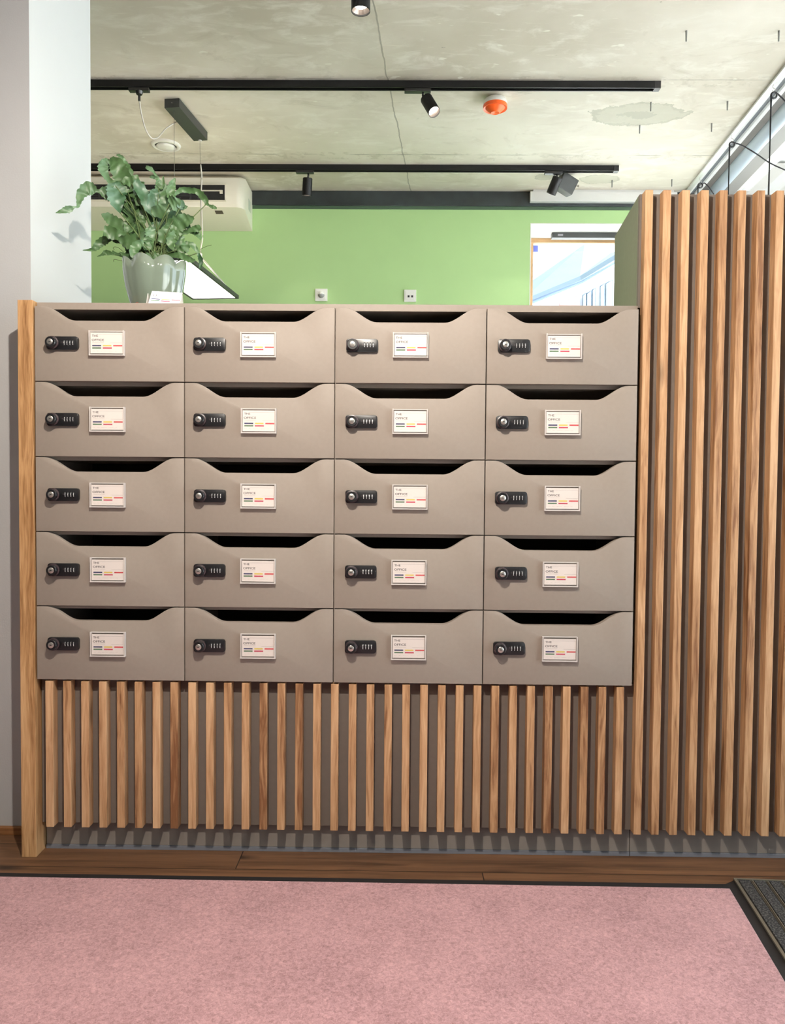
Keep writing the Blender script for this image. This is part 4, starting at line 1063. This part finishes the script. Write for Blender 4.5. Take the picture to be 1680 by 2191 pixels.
def uplight(c, e_):  # area light added above the pendant panel to warm the ceiling
    l = bpy.data.lights.new('added_uplight', 'AREA'); l.shape = 'RECTANGLE'; l.size = Wl*.8; l.size_y = (q2-q1).length*.9; l.energy = e_; l.color = (1.0, .86, .70)
    o = bpy.data.objects.new('added_uplight', l); COL.objects.link(o); o.location = c+Vector((0, 0, .03)); o.rotation_euler = (math.pi, 0, -math.atan2(axl.x, axl.y))
uplight(cpl, 3.2)
w1t = atZ(372.5, 236, zc_); w2t = atZ(428, 300, zc_)
pm1 = atY(373.5, 520, w1t.y); pm2 = atY(430, 548, w2t.y)
bm = bmesh.new()
tube(bm, [w1t, pm1], .0012, seg=6); tube(bm, [w2t, pm2], .0012, seg=6)
mid = lambda f, s_: q1+(q2-q1)*f+sl*s_+Vector((0, 0, .022))
tube(bm, [pm2, mid(.80, .01)], .0022, seg=6); tube(bm, [pm2, mid(.80, Wl-.01)], .0014, seg=6); tube(bm, [pm1, mid(.12, .01)], .0014, seg=6); tube(bm, [pm1, mid(.12, Wl-.01)], .0014, seg=6)
abs_child(obj('suspension_wires', bm, M['wire']), root)
bm = bmesh.new()
tube(bm, spline([tuple(atY(429.5, 352, w2t.y)), tuple(atY(432, 380, w2t.y)), tuple(atY(430.5, 420, w2t.y)), tuple(atY(432.5, 470, w2t.y)), tuple(atY(433.5, 510, w2t.y)), tuple(pm2), tuple(atY(455, 580, w2t.y)), tuple(mid(.86, .012))], 5), .0032, seg=8)
cyl(bm, pm2+Vector((0, 0, .014)), pm2-Vector((0, 0, .022)), .007, seg=10)
cyl(bm, w2t, w2t-Vector((0, 0, .006)), .010, seg=16)
abs_child(obj('power_cord', bm, M['cablewhite']), root)
ad = atY(298, 196, TY1)
bm = bmesh.new(); box(bm, ad.x-.05, ad.x+.05, TY1-.014, TY1+.014, CEIL-.05, CEIL-.034, bev=.002); cyl(bm, (ad.x, TY1, CEIL-.05), (ad.x, TY1, CEIL-.064), .02, .014); cyl(bm, (ad.x, TY1, CEIL-.064), (ad.x, TY1, CEIL-.095), .006)
abs_child(obj('feed_adapter', bm, M['black']), root)
bm = bmesh.new(); end = atZ(377, 261, zc_+.02)
tube(bm, spline([(ad.x, TY1, CEIL-.09), tuple(atY(302, 240, TY1+.05)), tuple(atY(311, 275, TY1+.1)), tuple(atY(324, 295, TY1+.15)), tuple(atY(338, 294, TY1+.2)), tuple(atY(354, 276, end.y-.05)), tuple(end)], 6), .0035, seg=8)
abs_child(obj('feed_cable', bm, M['cablewhite']), root)

# unseen pendant copy added beyond the white column to warm the left ceiling
r2 = root.copy(); COL.objects.link(r2); r2.location = root.location+Vector((-1.55, 0, 0)); r2['label'] = 'added unseen copy of the long pendant lamp to warm the ceiling, beyond the white column'
for ch in [c for c in bpy.data.objects if c.parent == root]:
    if ch.name.startswith('feed'): continue
    d_ = ch.copy(); COL.objects.link(d_); d_.parent = r2; d_.matrix_parent_inverse = Matrix.Translation(-root.location)
uplight(cpl+Vector((-1.55, 0, 0)), 6)

# air conditioner
AF = atZ(500, 383.5, CEIL).y; AF = BACKY-.31
root = empty('air_conditioner', (-1.9, BACKY-.15, 2.76)); tag(root, 'cream air conditioner under the ceiling behind the fern', 'air conditioner')
ztop_ = CEIL-.012; zlow = atY(497, 441.7, AF).z; zbk = atY(540, 495, BACKY-.002).z; xr = atY(540, 495, BACKY-.002).x; xl = xr-1.6
xf = atY(501.7, 383, AF).x
bm = bmesh.new()
def sect(x, sy_): return [(x, BACKY-.002, ztop_), (x, AF+.03+sy_, ztop_), (x, AF+sy_, ztop_-.02), (x, AF+sy_, zlow+.02), (x, AF+.015+sy_, zlow), (x, BACKY-.14+sy_*.5, zbk+.025), (x, BACKY-.002, zbk)]
secs = [sect(xl, 0), sect(xr-.05, 0), sect(xr-.02, .012), sect(xr, .045)]
vs = [[bm.verts.new(q) for q in s_] for s_ in secs]
for a, b_ in zip(vs, vs[1:]):
    for i in range(7): bm.faces.new((a[i], a[(i+1) % 7], b_[(i+1) % 7], b_[i]))
bm.faces.new(vs[0]); bm.faces.new(vs[-1][::-1])
hs = abs_child(obj('housing', bm, M['ac'], smooth=True), root)
xi = atY(481, 410, AF).x; zi1 = atY(480, 396, AF).z; zi0 = atY(480, 429, AF).z
bm = bmesh.new(); box(bm, xl+.1, xi, AF-.003, AF+.01, zi0, zi1); abs_child(obj('air_outlet', bm, M['acdark']), root)
bm = bmesh.new(); zz = atY(480, 409, AF).z; box(bm, xl+.1, xi-.02, AF-.010, AF-.003, zz-.003, zz+.003); box(bm, xi-.03, xi-.012, AF-.012, AF-.003, zz-.018, zz+.003)
box(bm, xl+.08, xi+.012, AF-.008, AF, zi0-.008, zi0); box(bm, xl+.08, xi+.012, AF-.008, AF, zi1, zi1+.006)
abs_child(obj('louvre', bm, M['ac']), root)
bm = bmesh.new(); zf = atY(480, 420, AF).z
for px in (425, 408, 350, 300, 250, 213): q = atY(px, 420, AF); box(bm, q.x-.006, q.x+.006, AF-.007, AF-.002, zi0+.005, zz-.008)
for dz in (.0, .016, -.014): box(bm, xl+.12, atY(430, 420, AF).x, AF-.006, AF-.002, zf+dz-.0015, zf+dz+.0015)
abs_child(obj('vanes', bm, plain('grey_vane', (52, 52, 54), .5)), root)
q = atY(469, 453.5, AF+.06); bm = bmesh.new(); n_ = Vector((0, -.12, -.0)); 
a0 = Vector((q.x-.018, AF+.045, zlow-.013)); slope = (zbk+.025-zlow)/(BACKY-.14-AF-.015)
def under(px, py):      # point on the sloped underside
    d = ray(px, py); o = CAM; y0_, z0_ = AF+.015, zlow; t_ = (z0_-slope*(y0_-o.y)-o.z)/(d.z-slope*d.y); return o+d*t_
quadprism(bm, [under(459.5, 450.5), under(475.5, 450.5), under(479, 457.5), under(462.5, 457.5)], (0, 0, -.002)); abs_child(obj('badge', bm, plain('brown_badge', (84, 72, 66), .4)), root)
bm = bmesh.new(); yl = BACKY-.14; quadprism(bm, [(xr+.001, yl, zbk+.1), (xr+.001, yl+.07, zbk+.1), (xr+.001, yl+.07, zbk+.17), (xr+.001, yl, zbk+.17)], (-.004, 0, 0)); abs_child(obj('side_label', bm, plain('pale_label', (196, 200, 184), .5)), root)

# wall plates on the green wall
def plate(px0, px1, py0, py1, nm, label, cat):
    a, b_ = atY(px0, py0, BACKY-.01), atY(px1, py1, BACKY-.01); s_ = (b_.x-a.x); cx, cz = (a.x+b_.x)/2, (a.z+b_.z)/2
    r_ = empty(nm, (cx, BACKY-.005, cz)); tag(r_, label, cat)
    bm = bmesh.new(); box(bm, cx-s_/2, cx+s_/2, BACKY-.010, BACKY, cz-s_/2, cz+s_/2, bev=.002); box(bm, cx-s_*.36, cx+s_*.36, BACKY-.0125, BACKY-.009, cz-s_*.36, cz+s_*.36, bev=.001); abs_child(obj('cover_plate', bm, M['white']), r_)
    return r_, cx, cz, s_
r_, cx, cz, s_ = plate(674.5, 700.5, 618, 643.5, 'motion_sensor', 'square white motion sensor on the green wall', 'sensor')
bm = bmesh.new(); lathe(bm, [(.001, .030), (s_*.12, .028), (s_*.22, .02), (s_*.27, .011), (s_*.27, .0)], (cx, BACKY-.009, cz), axis=(0, -1, 0), seg=24)
for f in bm.faces:
    if f.calc_center_median().z < cz+s_*.02: f.material_index = 1
abs_child(obj('sensor_dome', bm, [M['white'], plain('grey_lens', (150, 150, 148), .3)], smooth=True), r_)
r_, cx, cz, s_ = plate(865, 890.5, 620, 645.5, 'network_socket', 'white double network socket on the green wall', 'socket')
bm = bmesh.new()
for dx in (-.011, .013): box(bm, cx+dx-.006, cx+dx+.007, BACKY-.0135, BACKY-.012, cz-.012, cz+.002)
abs_child(obj('port', bm, M['acdark']), r_)

# black cables hanging from the curtain rail
def cable(px, py, label, side, loop=True, r=.0046):
    z = Z1-.03
    p = atZ(px, py, z)
    root = empty('hanging_cable', tuple(p)); tag(root, label, 'cable', 'black cables hung from the curtain rail')
    bm = bmesh.new(); q = Vector((p.x, p.y, Z1)); tube(bm, spline([tuple(q), (p.x-.008, p.y, z+.012), (p.x+.008, p.y, z), (p.x, p.y, z-.014), (p.x-.008, p.y, z-.004)], 5), .0016, seg=6); abs_child(obj('hook', bm, M['silver']), root)
    c_ = Vector((p.x, p.y, z-.012)); bm = bmesh.new(); R_ = .014
    tube(bm, [c_+Vector((math.cos(a)*R_, .004*a/6, math.sin(a)*R_-R_)) for a in [math.pi*2*k/18 for k in range(19)]], r, seg=8)
    tube(bm, [c_+Vector((-R_, 0, -R_)), c_+Vector((-R_, .003, -.5)), c_+Vector((-R_-.004, 0, -1.3))], r, seg=8)
    if side:
        a = c_+Vector((R_, 0, -R_*.4)); tube(bm, spline([tuple(a)]+[tuple(atY(x, y, p.y+.0)) for x, y in side], 6), r*.8, seg=8)
    abs_child(obj('cord', bm, M['cableblack']), root)
cable(1657, 192, 'black cable hooked on the curtain rail closest to the camera', [(1672, 208), (1690, 224), (1730, 240)])
cable(1567, 299, 'black cable hooked on the middle of the curtain rail, sagging sideways', [(1590, 312), (1620, 330), (1650, 350), (1700, 372)])
cable(1499, 388, 'black cable looped on the curtain rail behind the screen top', [(1508, 392), (1518, 402), (1528, 416)])

# ------------------------------------------------------------------ hall lamps out of view, over the visitor
def hall_spot(x, y, target, energy, label, cone=95, zdrop=.2, stem=True):
    top = Vector((x, y, CEIL-.034)); d = (Vector(target)-Vector((x, y, CEIL-zdrop))).normalized()
    p0 = Vector((x, y, CEIL-zdrop+.05)); p1 = p0+d*.15
    spotlight(label, x, y, CEIL-.034, p0, p1, .03, energy=energy, cone=cone, blend=.7, target=Vector(target))
HY = KEY.y
t = empty('lighting_track', (0, HY, CEIL-.034)); tag(t, 'black ceiling lighting track over the entrance side', 'lighting track', 'black ceiling tracks')
bm = bmesh.new(); box(bm, -2.6, 2.3, HY-.018, HY+.018, CEIL-.034, CEIL); abs_child(obj('track_profile', bm, M['blackmetal']), t)
hall_spot(KEY.x, KEY.y, (0.78, 0, .40), 158, 'track spotlight aimed at the mailbox doors from the entrance side', cone=168, zdrop=CEIL-KEY.z)
hall_spot(0.25, -2.45, (0.85, 0, .25), 52, 'second track spotlight further back over the entrance side', cone=120, zdrop=.28)
t = empty('lighting_track', (0, -2.45, CEIL-.034)); tag(t, 'black ceiling lighting track furthest back over the entrance side', 'lighting track', 'black ceiling tracks')
bm = bmesh.new(); box(bm, -2.6, 2.3, -2.468, -2.432, CEIL-.034, CEIL); abs_child(obj('track_profile', bm, M['blackmetal']), t)
